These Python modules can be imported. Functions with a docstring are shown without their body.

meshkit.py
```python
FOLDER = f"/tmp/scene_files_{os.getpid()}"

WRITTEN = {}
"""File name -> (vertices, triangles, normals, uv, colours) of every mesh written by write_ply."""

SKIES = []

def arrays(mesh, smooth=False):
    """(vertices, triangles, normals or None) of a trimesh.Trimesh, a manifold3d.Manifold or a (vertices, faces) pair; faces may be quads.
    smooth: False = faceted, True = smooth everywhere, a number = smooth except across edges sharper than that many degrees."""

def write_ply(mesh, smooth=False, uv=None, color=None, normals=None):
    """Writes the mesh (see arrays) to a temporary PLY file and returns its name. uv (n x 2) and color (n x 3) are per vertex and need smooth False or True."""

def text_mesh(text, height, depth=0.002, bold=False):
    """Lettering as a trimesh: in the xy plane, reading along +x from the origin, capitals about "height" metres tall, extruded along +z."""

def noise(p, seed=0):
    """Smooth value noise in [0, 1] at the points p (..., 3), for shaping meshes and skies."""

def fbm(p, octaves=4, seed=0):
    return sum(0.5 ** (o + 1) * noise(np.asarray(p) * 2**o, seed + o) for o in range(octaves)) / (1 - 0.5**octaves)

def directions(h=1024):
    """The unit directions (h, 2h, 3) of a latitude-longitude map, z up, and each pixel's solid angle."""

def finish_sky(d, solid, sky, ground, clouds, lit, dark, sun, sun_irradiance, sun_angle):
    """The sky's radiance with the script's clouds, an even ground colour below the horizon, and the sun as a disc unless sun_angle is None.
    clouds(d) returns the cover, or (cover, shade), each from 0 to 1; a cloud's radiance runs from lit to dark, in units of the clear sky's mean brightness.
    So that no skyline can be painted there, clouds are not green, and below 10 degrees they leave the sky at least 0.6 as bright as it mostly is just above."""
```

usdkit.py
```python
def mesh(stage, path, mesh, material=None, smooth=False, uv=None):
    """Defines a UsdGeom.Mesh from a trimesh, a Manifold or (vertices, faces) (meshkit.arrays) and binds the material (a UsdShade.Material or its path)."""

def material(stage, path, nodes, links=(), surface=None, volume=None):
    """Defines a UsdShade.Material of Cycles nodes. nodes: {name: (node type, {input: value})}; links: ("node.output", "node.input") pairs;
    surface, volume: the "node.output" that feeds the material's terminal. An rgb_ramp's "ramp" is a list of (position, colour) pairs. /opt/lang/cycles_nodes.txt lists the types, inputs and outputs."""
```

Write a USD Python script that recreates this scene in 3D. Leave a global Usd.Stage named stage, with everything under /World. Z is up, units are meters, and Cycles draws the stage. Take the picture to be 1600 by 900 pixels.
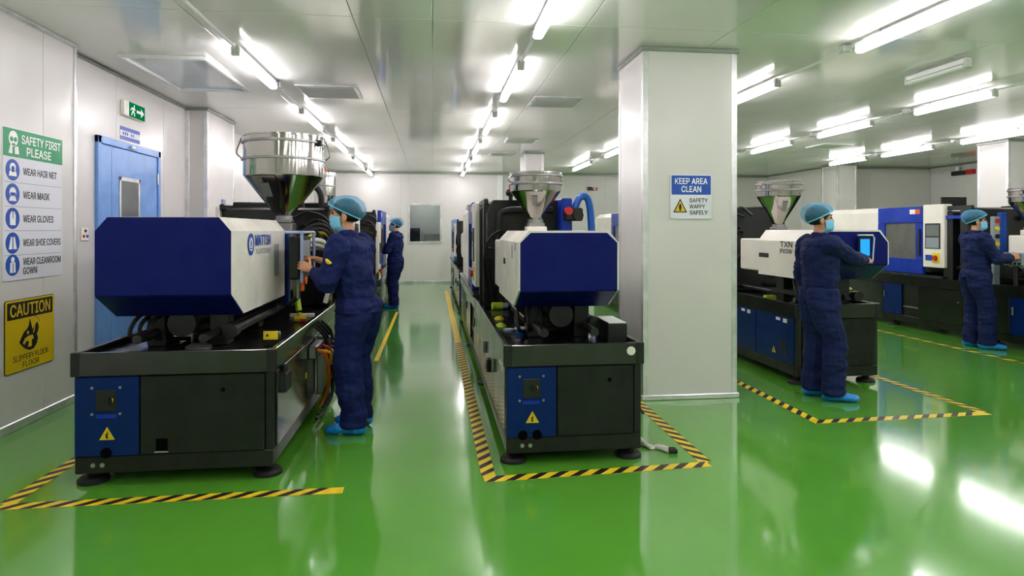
import math, random
import numpy as np, trimesh, usdkit, meshkit
import manifold3d as m3
from scipy.spatial import ConvexHull
from pxr import Usd, UsdGeom, UsdLux, UsdShade, Gf, Sdf

stage = Usd.Stage.CreateInMemory()
UsdGeom.SetStageUpAxis(stage, UsdGeom.Tokens.z)
UsdGeom.SetStageMetersPerUnit(stage, 1.0)
UsdGeom.Xform.Define(stage, '/World')
stage.SetDefaultPrim(stage.GetPrimAtPath('/World'))
rng = random.Random(7)

# ------------------------------------------------------------------ camera, exposure, light level
CAM_H, YAW = 1.47, 7.07
cam = UsdGeom.Camera.Define(stage, '/World/camera')
cam.CreateHorizontalApertureAttr(36.0); cam.CreateVerticalApertureAttr(20.25)
cam.CreateFocalLengthAttr(22.5)
cam.CreateVerticalApertureOffsetAttr(-91 * 36.0 / 1600)
cam.CreateClippingRangeAttr(Gf.Vec2f(0.05, 100))
cam.CreateExposureAttr(0.72)
_x = UsdGeom.Xformable(cam)
_x.AddTranslateOp().Set(Gf.Vec3d(0, 0, CAM_H)); _x.AddRotateZOp().Set(-YAW); _x.AddRotateXOp().Set(90.0)
TUBE = 25.0                    # radiance of the lit ceiling tubes
CEIL, BACK, LEFT = 3.05, 17.8, -3.17

# ------------------------------------------------------------------ materials
def lin(c):
    c = np.asarray(c, float) / 255
    return tuple(np.where(c <= 0.04045, c / 12.92, ((c + 0.055) / 1.055) ** 2.4))
MATS = {}
def paint(name, rgb, rough=0.5, metal=0.0, var=0.06, scale=3.0, rvar=0.06, bump=0.0, bscale=60.0, spec=0.5, coat=0.0, detail=4, **extra):
    c = np.array(lin(rgb))
    n = {'tc': ('texture_coordinate', {}), 'n': ('noise_texture', {'scale': scale, 'detail': float(detail), 'roughness': 0.6}),
         'r': ('rgb_ramp', {'ramp': [(0.25, tuple(c * (1 - var))), (0.75, tuple(np.minimum(c * (1 + var), 1)))]}),
         'm': ('map_range', {'from_min': 0.3, 'from_max': 0.7, 'to_min': max(rough - rvar, 0.02), 'to_max': rough + rvar}),
         'p': ('principled_bsdf', {'metallic': metal, 'specular_ior_level': spec, 'coat_weight': coat, **extra})}
    l = [('tc.object', 'n.vector'), ('n.fac', 'r.fac'), ('r.color', 'p.base_color'), ('n.fac', 'm.value'), ('m.result', 'p.roughness')]
    if bump:
        n['b'] = ('noise_texture', {'scale': bscale, 'detail': 3.0}); n['bp'] = ('bump', {'strength': bump, 'distance': 0.01})
        l += [('tc.object', 'b.vector'), ('b.fac', 'bp.height'), ('bp.normal', 'p.normal')]
    MATS[name] = usdkit.material(stage, '/World/Looks/' + name, n, l, surface='p.BSDF')
    return MATS[name]
def glow(name, rgb, strength):
    MATS[name] = usdkit.material(stage, '/World/Looks/' + name, {'e': ('emission', {'color': lin(rgb), 'strength': strength})}, [], surface='e.emission')

paint('floor_green', (87, 156, 48), 0.13, var=0.05, scale=0.7, rvar=0.03, bump=0.06, bscale=2.2, spec=0.6, coat=0.6, coat_roughness=0.07)
paint('ceiling_panel', (222, 222, 218), 0.09, var=0.02, scale=0.8, rvar=0.03, bump=0.02, bscale=1.3, spec=0.9)
paint('hatch_grey', (206, 214, 220), 0.12, var=0.02)
paint('slat_grey', (198, 200, 198), 0.4)
paint('wall_panel', (216, 212, 210), 0.24, var=0.02, scale=0.8, rvar=0.04, bump=0.02, bscale=2.0)
paint('seam', (205, 205, 200), 0.5)
paint('seam_dark', (120, 128, 118), 0.5)
paint('alu', (225, 225, 228), 0.28, 0.6)
paint('trim_grey', (150, 155, 150), 0.35, 0.3)
paint('cream', (243, 236, 228), 0.3, var=0.02)
paint('navy', (9, 22, 100), 0.34, var=0.03, spec=0.16)
paint('blue', (14, 52, 165), 0.3, var=0.04, spec=0.3)
paint('panel_blue', (3, 36, 98), 0.35, var=0.05, spec=0.2)
paint('door_blue', (112, 158, 226), 0.28, var=0.03)
paint('dark', (29, 31, 28), 0.33, var=0.12, rvar=0.08, spec=0.3)
paint('dark_gloss', (30, 32, 29), 0.16, var=0.1, rvar=0.04, spec=0.8, bump=0.02, bscale=4)
paint('window_smoke', (98, 97, 94), 0.1, var=0.12, scale=5)
paint('black', (17, 18, 19), 0.4, var=0.15)
paint('rubber', (14, 14, 15), 0.6)
paint('hole_black', (3, 3, 3), 0.9, spec=0.05)
paint('oily_steel', (58, 59, 60), 0.32, 0.7, var=0.2, scale=9)
paint('tray_top', (24, 25, 27), 0.22, 0.2, var=0.2, scale=5, rvar=0.08)
paint('steel', (172, 169, 164), 0.09, 1.0, var=0.03, rvar=0.03, bump=0.015, bscale=5)
paint('steel_dull', (150, 150, 150), 0.35, 0.9, var=0.08)
paint('screw', (170, 170, 172), 0.3, 0.8)
paint('white', (238, 238, 238), 0.4, var=0.01)
paint('white_print', (245, 245, 245), 0.5, var=0.01)
paint('sign_white', (226, 226, 236), 0.42, var=0.01)
paint('sign_green', (8, 146, 92), 0.42, var=0.02)
paint('sign_blue', (10, 74, 176), 0.42, var=0.02)
paint('sign_yellow', (222, 188, 10), 0.42, var=0.02)
paint('sign_black', (20, 20, 18), 0.5)
paint('print_grey', (72, 72, 76), 0.6)
paint('print_pale', (165, 165, 172), 0.6)
paint('tape_yellow', (232, 196, 34), 0.4, var=0.06, scale=9)
paint('tape_black', (30, 29, 30), 0.4, var=0.15, scale=9)
paint('orange', (226, 92, 24), 0.4)
paint('red', (200, 26, 26), 0.4)
paint('lime', (196, 224, 60), 0.5)
paint('yellow', (236, 206, 30), 0.45)
paint('skin', (205, 146, 112), 0.48, var=0.06, scale=14, subsurface_weight=0.15, subsurface_scale=0.01)
paint('hair', (16, 14, 13), 0.45, bump=0.3, bscale=120)
paint('eye', (18, 14, 12), 0.15)
paint('cloth_navy', (14, 27, 82), 0.78, var=0.14, scale=7, bump=0.25, bscale=420, spec=0.25)
paint('cloth_dark', (14, 28, 76), 0.78, var=0.14, scale=7, bump=0.25, bscale=420, spec=0.25)
paint('shoe_blue', (18, 130, 216), 0.28, var=0.08, scale=20, bump=0.45, bscale=38)
paint('mask_blue', (120, 196, 230), 0.7, var=0.04, bump=0.12, bscale=200)
paint('screen_frame', (30, 34, 40), 0.3)
paint('screen_off', (140, 152, 160), 0.12, var=0.05)
paint('lavender', (150, 160, 200), 0.2)
paint('hose_blue', (20, 92, 190), 0.35)
paint('hose_white', (220, 218, 208), 0.4)
paint('vent_grey', (150, 154, 152), 0.35, 0.3)
paint('smoked', (112, 116, 116), 0.08, var=0.1, scale=4)
paint('room_grey', (165, 167, 165), 0.7)
glow('tube_light', (255, 249, 252), TUBE)
glow('tube_dim', (255, 250, 245), 80.0)
glow('screen_on', (40, 150, 215), 0.9)
glow('exit_green', (10, 160, 92), 0.32)
MATS['pane'] = usdkit.material(stage, '/World/Looks/pane', {'t': ('transparent_bsdf', {'color': (0.78, 0.82, 0.82)}), 'g': ('glossy_bsdf', {'roughness': 0.04, 'color': (1, 1, 1)}), 'f': ('fresnel', {'IOR': 1.5}), 'x': ('mix_closure', {})},
    [('f.fac', 'x.fac'), ('t.BSDF', 'x.closure1'), ('g.BSDF', 'x.closure2')], surface='x.closure')
MATS['net'] = usdkit.material(stage, '/World/Looks/net', {
    'tc': ('texture_coordinate', {}), 'v': ('voronoi_texture', {'scale': 120.0, 'feature': 'distance_to_edge'}), 'n': ('noise_texture', {'scale': 30.0, 'detail': 3.0}),
    'm': ('map_range', {'from_min': 0.02, 'from_max': 0.16, 'to_min': 0.52, 'to_max': 0.13}), 'd': ('principled_bsdf', {'base_color': lin((84, 176, 224)), 'roughness': 0.6, 'subsurface_weight': 0.0}),
    'lw': ('layer_weight', {'blend': 0.30}), 'a': ('math', {'math_type': 'maximum'}), 't': ('transparent_bsdf', {'color': (0.95, 0.98, 1.0)}), 'x': ('mix_closure', {})},
    [('tc.object', 'v.vector'), ('v.distance', 'm.value'), ('m.result', 'a.value1'), ('lw.facing', 'a.value2'), ('a.value', 'x.fac'), ('t.BSDF', 'x.closure1'), ('d.BSDF', 'x.closure2')], surface='x.closure')

# ------------------------------------------------------------------ geometry helpers
CAT = trimesh.util.concatenate
def tm(v, f): return trimesh.Trimesh(np.asarray(v, float), np.asarray(f, int), process=False)
def hull(pts):
    pts = np.asarray(pts, float); h = ConvexHull(pts); f = h.simplices.copy()
    c = pts[h.vertices].mean(0)
    a = pts[f]; n = np.cross(a[:, 1] - a[:, 0], a[:, 2] - a[:, 0]); flip = (n * (a[:, 0] - c)).sum(1) < 0
    f[flip] = f[flip][:, ::-1]
    idx = np.full(len(pts), -1); idx[h.vertices] = np.arange(len(h.vertices))
    return tm(pts[h.vertices], idx[f])
_CB = {}
def box(x0, x1, y0, y1, z0, z1, c=0.004):
    d = np.array([x1 - x0, y1 - y0, z1 - z0], float); mid = np.array([x0 + x1, y0 + y1, z0 + z1]) / 2
    c = min(c, d.min() * 0.3)
    s = np.array([(a, b, e) for a in (-1, 1) for b in (-1, 1) for e in (-1, 1)], float)
    v = []
    for k in range(3):
        q = s * d / 2; q = q - s * c; q[:, k] += s[:, k] * c; v.append(q)
    v = np.vstack(v)
    if 'f' not in _CB:
        h = hull(np.vstack([s * 1 - s * .2 * (1 - np.eye(3)[k]) for k in range(3)]) )
        # topology of the chamfered box, found once
        ref = np.vstack([s - s * .2 * (1 - np.eye(3)[k]) for k in range(3)])
        from scipy.spatial import cKDTree
        m = cKDTree(ref).query(h.vertices)[1]; _CB['f'] = m[h.faces]
    return tm(v + mid, _CB['f'])
def cyl(p0, p1, r, r1=None, seg=16):
    return tube([p0, p1], [r, r if r1 is None else r1], seg)
def tube(pts, r, seg=8):
    P = np.asarray(pts, float); n = len(P); r = np.broadcast_to(np.asarray(r, float), (n,))
    T = np.gradient(P, axis=0); T /= np.linalg.norm(T, axis=1, keepdims=True) + 1e-12
    up = np.array([0, 0, 1.0]) if abs(T[0][2]) < .9 else np.array([1.0, 0, 0])
    u = np.cross(up, T[0]); u /= np.linalg.norm(u); V = []
    a = np.linspace(0, 2 * np.pi, seg, endpoint=False)
    for i in range(n):
        u = u - T[i] * (u @ T[i]); u /= np.linalg.norm(u); w = np.cross(T[i], u)
        V.append(P[i] + r[i] * (np.cos(a)[:, None] * u + np.sin(a)[:, None] * w))
    V = np.vstack(V + [P[:1], P[-1:]]); F = []
    for i in range(n - 1):
        for k in range(seg):
            A, B = i * seg + k, i * seg + (k + 1) % seg
            F += [(A, B, B + seg), (A, B + seg, A + seg)]
    for k in range(seg):
        F += [(n * seg, (k + 1) % seg, k), (n * seg + 1, (n - 1) * seg + k, (n - 1) * seg + (k + 1) % seg)]
    return tm(V, F)
def spline(pts, n=24):
    P = np.asarray(pts, float); Q = np.vstack([2 * P[0] - P[1], P, 2 * P[-1] - P[-2]]); out = []
    k = len(P) - 1
    for t in np.linspace(0, k - 1e-9, n):
        i = int(t); s = t - i; a, b, c, d = Q[i:i + 4]
        out.append(.5 * (2 * b + (c - a) * s + (2 * a - 5 * b + 4 * c - d) * s * s + (3 * b - a - 3 * c + d) * s ** 3))
    return np.array(out)
def hose(pts, r, seg=8, n=24): return tube(spline(pts, n), r, seg)
def lathe(prof, seg=40, at=(0, 0, 0)):
    prof = np.asarray(prof, float); a = np.linspace(0, 2 * np.pi, seg, endpoint=False); n = len(prof)
    V = np.array([(r * math.cos(t), r * math.sin(t), z) for r, z in prof for t in a]) + at
    F = []
    for i in range(n - 1):
        for k in range(seg):
            A, B = i * seg + k, i * seg + (k + 1) % seg
            F += [(A, B, B + seg), (A, B + seg, A + seg)]
    return tm(V, F)
def frame_map(mesh, o, r, u):
    """xy plane of the mesh -> right r, up u at o; its z -> r x u."""
    r, u = np.asarray(r, float), np.asarray(u, float); n = np.cross(r, u)
    M = np.eye(4); M[:3, 0], M[:3, 1], M[:3, 2], M[:3, 3] = r, u, n, o
    m = mesh.copy(); m.apply_transform(M); return m
def poly(pts, d=0.002):
    from shapely.geometry import Polygon
    return trimesh.creation.extrude_polygon(Polygon(pts), d, engine='earcut')
def disc(r, d=0.002, seg=28, c=(0, 0), sy=1.0):
    a = np.linspace(0, 2 * np.pi, seg, endpoint=False)
    return poly(np.c_[c[0] + r * np.cos(a), c[1] + r * sy * np.sin(a)], d)
def rrect(w, h, r, d, x=0, y=0):
    from shapely.geometry import box as sb
    return trimesh.creation.extrude_polygon(sb(x + r, y + r, x + w - r, y + h - r).buffer(r, 4), d, engine='earcut')
def text(s, h, width=None, bold=True, d=0.001):
    m = meshkit.text_mesh(s, h, d, bold)
    if width:
        b = m.bounds; m.apply_translation((-b[0][0], 0, 0)); m.apply_scale([width / (b[1][0] - b[0][0]), 1, 1])
    return m

# ------------------------------------------------------------------ prim helpers
USED = {}
def path_for(parent, name):
    base = str(parent.GetPath()) if parent is not None else '/World'
    k = USED.setdefault((base, name), 0); USED[(base, name)] += 1
    return base + '/' + (name if k == 0 else f'{name}_{k:03d}')
def meta(p, label=None, cat=None, group=None, kind=None):
    for k, v in (('label', label), ('category', cat), ('group', group), ('kind', kind)):
        if v: p.SetCustomDataByKey(k, v)
    return p
def thing(name, label, cat, loc=(0, 0, 0), rot=0.0, group=None, kind=None):
    x = UsdGeom.Xform.Define(stage, path_for(None, name)); x.AddTranslateOp().Set(Gf.Vec3d(*map(float, loc)))
    if rot: x.AddRotateZOp().Set(float(rot))
    return meta(x.GetPrim(), label, cat, group, kind)
def part(parent, name, mesh, mat, label=None, smooth=30, kind=None):
    if isinstance(mesh, (list, tuple)): mesh = CAT(list(mesh))
    p = usdkit.mesh(stage, path_for(parent, name), mesh, MATS[mat], smooth=smooth).GetPrim()
    return meta(p, label, None, None, kind)
def solo(name, mesh, mat, label, cat, group=None, kind=None, loc=(0, 0, 0), smooth=30):
    if isinstance(mesh, (list, tuple)): mesh = CAT(list(mesh))
    p = usdkit.mesh(stage, path_for(None, name), mesh, MATS[mat], smooth=smooth)
    if any(loc): UsdGeom.Xformable(p).AddTranslateOp().Set(Gf.Vec3d(*map(float, loc)))
    return meta(p.GetPrim(), label, cat, group, kind)
def copy_of(src, name, label, loc, rot=0.0, group=None):
    was = src.GetCustomData()
    t = thing(name, label, was['category'], loc, rot, group or was.get('group'))
    t.GetReferences().AddInternalReference(src.GetPath()); t.SetInstanceable(True)
    for k, v in (('label', label), ('category', was['category'])): t.SetCustomDataByKey(k, v)
    return t

# ================================================================== THE SETTING
X0, X1, Y0 = LEFT, 12.6, -4.6
solo('floor', box(X0 - .2, X1 + .2, Y0 - .2, BACK + 2.2, -0.1, 0, 0), 'floor_green', 'glossy green epoxy floor of the whole workshop', 'floor', kind='structure')
ce = thing('ceiling', 'pale grey glossy metal panel ceiling with thin joints', 'ceiling', kind='structure')
part(ce, 'backing', box(X0 - .2, X1 + .2, Y0 - .2, BACK + .2, CEIL + .004, CEIL + .1, 0), 'seam_dark')
XS = [X0 - .1, -1.77, -0.59, 0.0, 1.18, 2.36, 3.54, 4.72, 5.9, 7.08, 8.26, 9.44, 10.62, 11.8, X1 + .1]
YS = [Y0 - .1, -2.6, 1.2, 4.85, 8.7, 12.5, 16.3, BACK + .1]
for i in range(len(XS) - 1):
    for j in range(len(YS) - 1):
        part(ce, 'ceiling_panel', box(XS[i] + .003, XS[i + 1] - .003, YS[j] + .003, YS[j + 1] - .003, CEIL, CEIL + .03, .002), 'ceiling_panel')

def wall_x(name, label, x, sgn, y0, y1, step=1.15, first=None, skirt=True):
    """a panelled wall in the plane x, whose face looks towards sgn."""
    w = thing(name, label, 'wall', kind='structure'); b = x - sgn * .1
    part(w, 'backing', box(min(x - sgn * .004, b), max(x - sgn * .004, b), y0, y1, 0, CEIL, 0), 'seam')
    ys = [y0] + list(np.arange(first if first is not None else y0 + step, y1 - .05, step)) + [y1]
    for a, c in zip(ys[:-1], ys[1:]):
        part(w, 'wall_panel', box(min(x, x - sgn * .03), max(x, x - sgn * .03), a + .002, c - .002, 0, CEIL, .002), 'wall_panel')
    return w
def wall_y(name, label, y, sgn, x0, x1, step=1.15, hole=None):
    w = thing(name, label, 'wall', kind='structure'); b = y - sgn * .1
    def bk(a, c, z0, z1): part(w, 'backing', box(a, c, min(y - sgn * .004, b), max(y - sgn * .004, b), z0, z1, 0), 'seam')
    def pn(a, c, z0, z1): part(w, 'wall_panel', box(a + .002, c - .002, min(y, y - sgn * .03), max(y, y - sgn * .03), z0, z1, .002), 'wall_panel')
    if hole:
        hx0, hx1, hz0, hz1 = hole
        bk(x0, hx0, 0, CEIL); bk(hx1, x1, 0, CEIL); bk(hx0, hx1, 0, hz0); bk(hx0, hx1, hz1, CEIL)
        xs = [x0] + [v for v in np.arange(x0 + step, x1 - .05, step) if not hx0 - .12 < v < hx1 + .12] + [x1]
        xs = sorted(xs + [hx0, hx1])
        for a, c in zip(xs[:-1], xs[1:]):
            if a >= hx0 - 1e-6 and c <= hx1 + 1e-6: pn(a, c, 0, hz0); pn(a, c, hz1, CEIL)
            else: pn(a, c, 0, CEIL)
    else:
        bk(x0, x1, 0, CEIL); xs = [x0] + list(np.arange(x0 + step, x1 - .05, step)) + [x1]
        for a, c in zip(xs[:-1], xs[1:]): pn(a, c, 0, CEIL)
    return w
wall_x('wall_left', 'white panel wall on the left with the blue door in it', LEFT, 1, Y0, BACK)
wall_y('wall_back', 'white panel wall at the far end of the aisle with a dark window', BACK, -1, X0, 9.8, hole=(-0.62, 0.2, 1.15, 2.14))
wall_x('wall_right', 'white panel wall on the far right behind the pillar', X1, -1, Y0, 14.9)
wall_y('wall_front', 'white panel wall behind the camera', Y0, 1, X0, X1)
wall_x('wall_inner', 'white panel wall running back from the far right pillar', 9.8, -1, 14.9, BACK)
wall_y('wall_recess', 'white panel wall section closing the far right corner', 14.9, -1, 9.8, X1)
# near left wall lining that stands proud of the left wall and carries the safety signs
nl = thing('wall_lining', 'white panel wall lining at the left edge carrying the safety signs', 'wall', kind='structure')
for a, c in ((Y0, -2.0), (-2.0, -.7), (-.7, .6), (.6, 1.85), (1.85, 3.1), (3.1, 4.3), (4.3, 5.45), (5.45, 5.89)):
    part(nl, 'wall_panel', box(LEFT + .002, -3.04, a + .002, c - .002, 0, CEIL - .001, .002), 'wall_panel')
part(nl, 'corner_trim', box(-3.06, -3.02, 5.87, 5.905, 0.0, CEIL - .002, .008), 'alu')
part(nl, 'top_trim', box(-3.045, -3.005, Y0, 5.9, CEIL - .03, CEIL - .001, .01), 'alu')
def skirt_x(name, label, x, sgn, y0, y1):
    solo(name, box(min(x, x + sgn * .02), max(x, x + sgn * .02), y0, y1, 0, .07, .012), 'alu', label, 'baseboard', kind='structure')
def skirt_y(name, label, y, sgn, x0, x1):
    solo(name, box(x0, x1, min(y, y + sgn * .02), max(y, y + sgn * .02), 0, .07, .012), 'alu', label, 'baseboard', kind='structure')
skirt_x('baseboard_left', 'white aluminium skirting under the safety signs', -3.04, 1, Y0, 5.9)
skirt_x('baseboard_left_far', 'white aluminium skirting along the left wall beyond the door', LEFT, 1, 8.0, 8.68)
skirt_y('baseboard_back', 'white aluminium skirting at the foot of the far wall', BACK, -1, X0, 9.8)
def cove_y(n, label, y, x0, x1): solo(f'trim_{n}', box(x0, x1, y - .035, y, CEIL - .05, CEIL - .001, .01), 'trim_grey', label, 'trim', kind='structure')
def cove_x(n, label, xa, xb, y0, y1): solo(f'trim_{n}', box(xa, xb, y0, y1, CEIL - .03, CEIL - .001, .008), 'trim_grey', label, 'trim', kind='structure')
cove_y(1, 'grey cornice where the far wall meets the ceiling', BACK, X0, 9.8)
cove_x(2, 'grey cornice above the blue door', LEFT, LEFT + .025, 5.9, 8.7)
cove_x(3, 'grey cornice along the right wall', X1 - .03, X1, 5, 14.9)
cove_x(4, 'grey cornice above the inner right wall', 9.77, 9.8, 14.9, BACK)
cove_y(5, 'grey cornice closing the far right corner', 14.9, 9.8, X1)

def pillar(name, label, x0, x1, y0, y1, trims=True):
    t = thing(name, label, 'pillar', ((x0 + x1) / 2, (y0 + y1) / 2, 0), kind='structure'); a, b = (x1 - x0) / 2, (y1 - y0) / 2
    part(t, 'column_core', box(-a + .012, a - .012, -b + .012, b - .012, 0, CEIL - .001, .003), 'seam')
    for q in (box(-a + .02, a - .02, -b, -b + .02, 0, CEIL - .002, .003), box(-a + .02, a - .02, b - .02, b, 0, CEIL - .002, .003),
              box(-a, -a + .02, -b + .02, b - .02, 0, CEIL - .002, .003), box(a - .02, a, -b + .02, b - .02, 0, CEIL - .002, .003)):
        part(t, 'wall_panel', q, 'wall_panel')
    for sx in (-1, 1):
        for sy in (-1, 1):
            part(t, 'corner_trim', [box(min(sx * a, sx * (a - .045)), max(sx * a, sx * (a - .045)), min(sy * (b + .004), sy * b - sy * .004), max(sy * (b + .004), sy * b - sy * .004), 0, CEIL - .003, .002),
                                    box(min(sx * (a + .004), sx * (a - .004)), max(sx * (a + .004), sx * (a - .004)), min(sy * (b + .004), sy * (b - .045)), max(sy * (b + .004), sy * (b - .045)), 0, CEIL - .003, .002)], 'alu')
    e = .02
    part(t, 'base_trim', [box(-a - e, a + e, -b - e, -b, 0, .045, .01), box(-a - e, a + e, b, b + e, 0, .045, .01), box(-a - e, -a, -b, b, 0, .045, .01), box(a, a + e, -b, b, 0, .045, .01)], 'alu')
    part(t, 'top_trim', [box(-a - e, a + e, -b - e, -b, CEIL - .04, CEIL - .001, .008), box(-a - e, a + e, b, b + e, CEIL - .04, CEIL - .001, .008), box(-a - e, -a, -b, b, CEIL - .04, CEIL - .001, .008), box(a, a + e, -b, b, CEIL - .04, CEIL - .001, .008)], 'trim_grey')
    return t
pillar('pillar', 'large white clad pillar in the middle carrying the blue keep clean sign', 1.80, 2.645, 5.33, 6.05)
pillar('pillar', 'white pillar far behind the hopper of the middle machine', 1.87, 2.25, 12.9, 13.6)
pillar('pillar', 'white pillar at the right edge behind the rightmost worker', 9.97, 10.75, 10.02, 10.65)
pillar('pillar', 'white pillar at the corner beyond the machine with the windowed blue door', 9.62, 10.12, 14.25, 14.88)
pillar('pillar', 'white pilaster on the left wall just past the blue door', LEFT + .002, -2.9, 8.72, 9.85)
solo('trim_6', box(1.8, 1.95, BACK - .06, BACK - .001, 0.07, CEIL - .06, .01), 'white', 'narrow white upright strip on the far wall', 'trim', kind='structure')

# ---- door in the left wall
DX = LEFT
d = thing('door_1', 'pale blue double steel door in the left wall with a small window', 'door', (DX, 7.185, 0), kind='structure')
part(d, 'door_frame', [box(.0, .035, -.70, -.64, 0, 2.37, .004), box(.0, .035, .64, .70, 0, 2.37, .004), box(.0, .035, -.70, .70, 2.30, 2.37, .004)], 'door_blue')
lf = part(d, 'door_leaf', box(.002, .02, -.635, -.42, .01, 2.295, .003), 'door_blue')
lf = part(d, 'door_leaf', [box(.002, .02, -.414, .635, .01, 2.295, .003)], 'door_blue')
part(lf, 'window_frame', [box(.02, .03, -.27, .19, 1.03, 1.07, .003), box(.02, .03, -.27, .19, 1.97, 2.01, .003), box(.02, .03, -.27, -.235, 1.03, 2.01, .003), box(.02, .03, .155, .19, 1.03, 2.01, .003)], 'alu')
part(lf, 'window_pane', box(.0195, .024, -.24, .16, 1.06, 1.98, .001), 'smoked', 'grey reflecting glass')
part(lf, 'handle', [cyl((.02, -.33, 1.02), (.07, -.33, 1.02), .011), cyl((.07, -.34, 1.02), (.07, -.21, 1.02), .011)], 'screw', 'steel lever handle')
for z in (.35, 1.25, 2.05): part(lf, 'hinge', cyl((.027, .636, z - .06), (.027, .636, z + .06), .012), 'screw')
part(d, 'door_closer', box(.035, .06, -.06, .02, 2.315, 2.35, .004), 'white')
# ---- window in the far wall and the little room behind it
w = thing('window_1', 'dark inspection window in the far wall at the end of the aisle', 'window', (-.21, BACK, 1.645), kind='structure')
for a, b_, c, e in ((-.46, .46, -.545, -.495), (-.46, .46, .495, .545), (-.46, -.41, -.5, .5), (.41, .46, -.5, .5)):
    part(w, 'window_frame', box(a, b_, -.02, .02, c, e, .006), 'alu')
part(w, 'window_pane', box(-.41, .41, .004, .012, -.495, .495, .001), 'pane')
rl = thing('batten_light', 'dim lamp inside the room behind the far window', 'ceiling light', (-.2, BACK + 1.0, 2.58))
part(rl, 'housing', box(-.4, .4, -.04, .04, -.05, .02, .006), 'white'); part(rl, 'tube', tube([(-.38, 0, -.07), (.38, 0, -.07)], .02, 8), 'tube_dim')
rm = thing('wall_pass_room', 'dim grey room seen through the window in the far wall', 'room', kind='structure')
part(rm, 'back_panel', box(-1.6, 1.2, BACK + 1.9, BACK + 2.0, 0, 2.6, 0), 'room_grey'); part(rm, 'side_panel', box(-1.7, -1.6, BACK + .1, BACK + 2, 0, 2.6, 0), 'room_grey')
part(rm, 'side_panel', box(1.2, 1.3, BACK + .1, BACK + 2, 0, 2.6, 0), 'room_grey'); part(rm, 'top_panel', box(-1.7, 1.3, BACK + .1, BACK + 2, 2.6, 2.7, 0), 'room_grey')
solo('storage_cabinet', [box(-.75, -.36, BACK + .5, BACK + .9, 0, 1.52, .01)], 'black', 'dark cabinet behind the far window, at its left', 'cabinet')
solo('work_table', [box(-.25, .5, BACK + .5, BACK + 1.0, 1.18, 1.36, .01), box(-.25, -.2, BACK + .5, BACK + .55, 0, 1.2, .004), box(.45, .5, BACK + .5, BACK + .55, 0, 1.2, .004), box(-.25, -.2, BACK + .95, BACK + 1, 0, 1.2, .004), box(.45, .5, BACK + .95, BACK + 1, 0, 1.2, .004)], 'vent_grey', 'pale grey bench seen low in the far window', 'bench')

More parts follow.
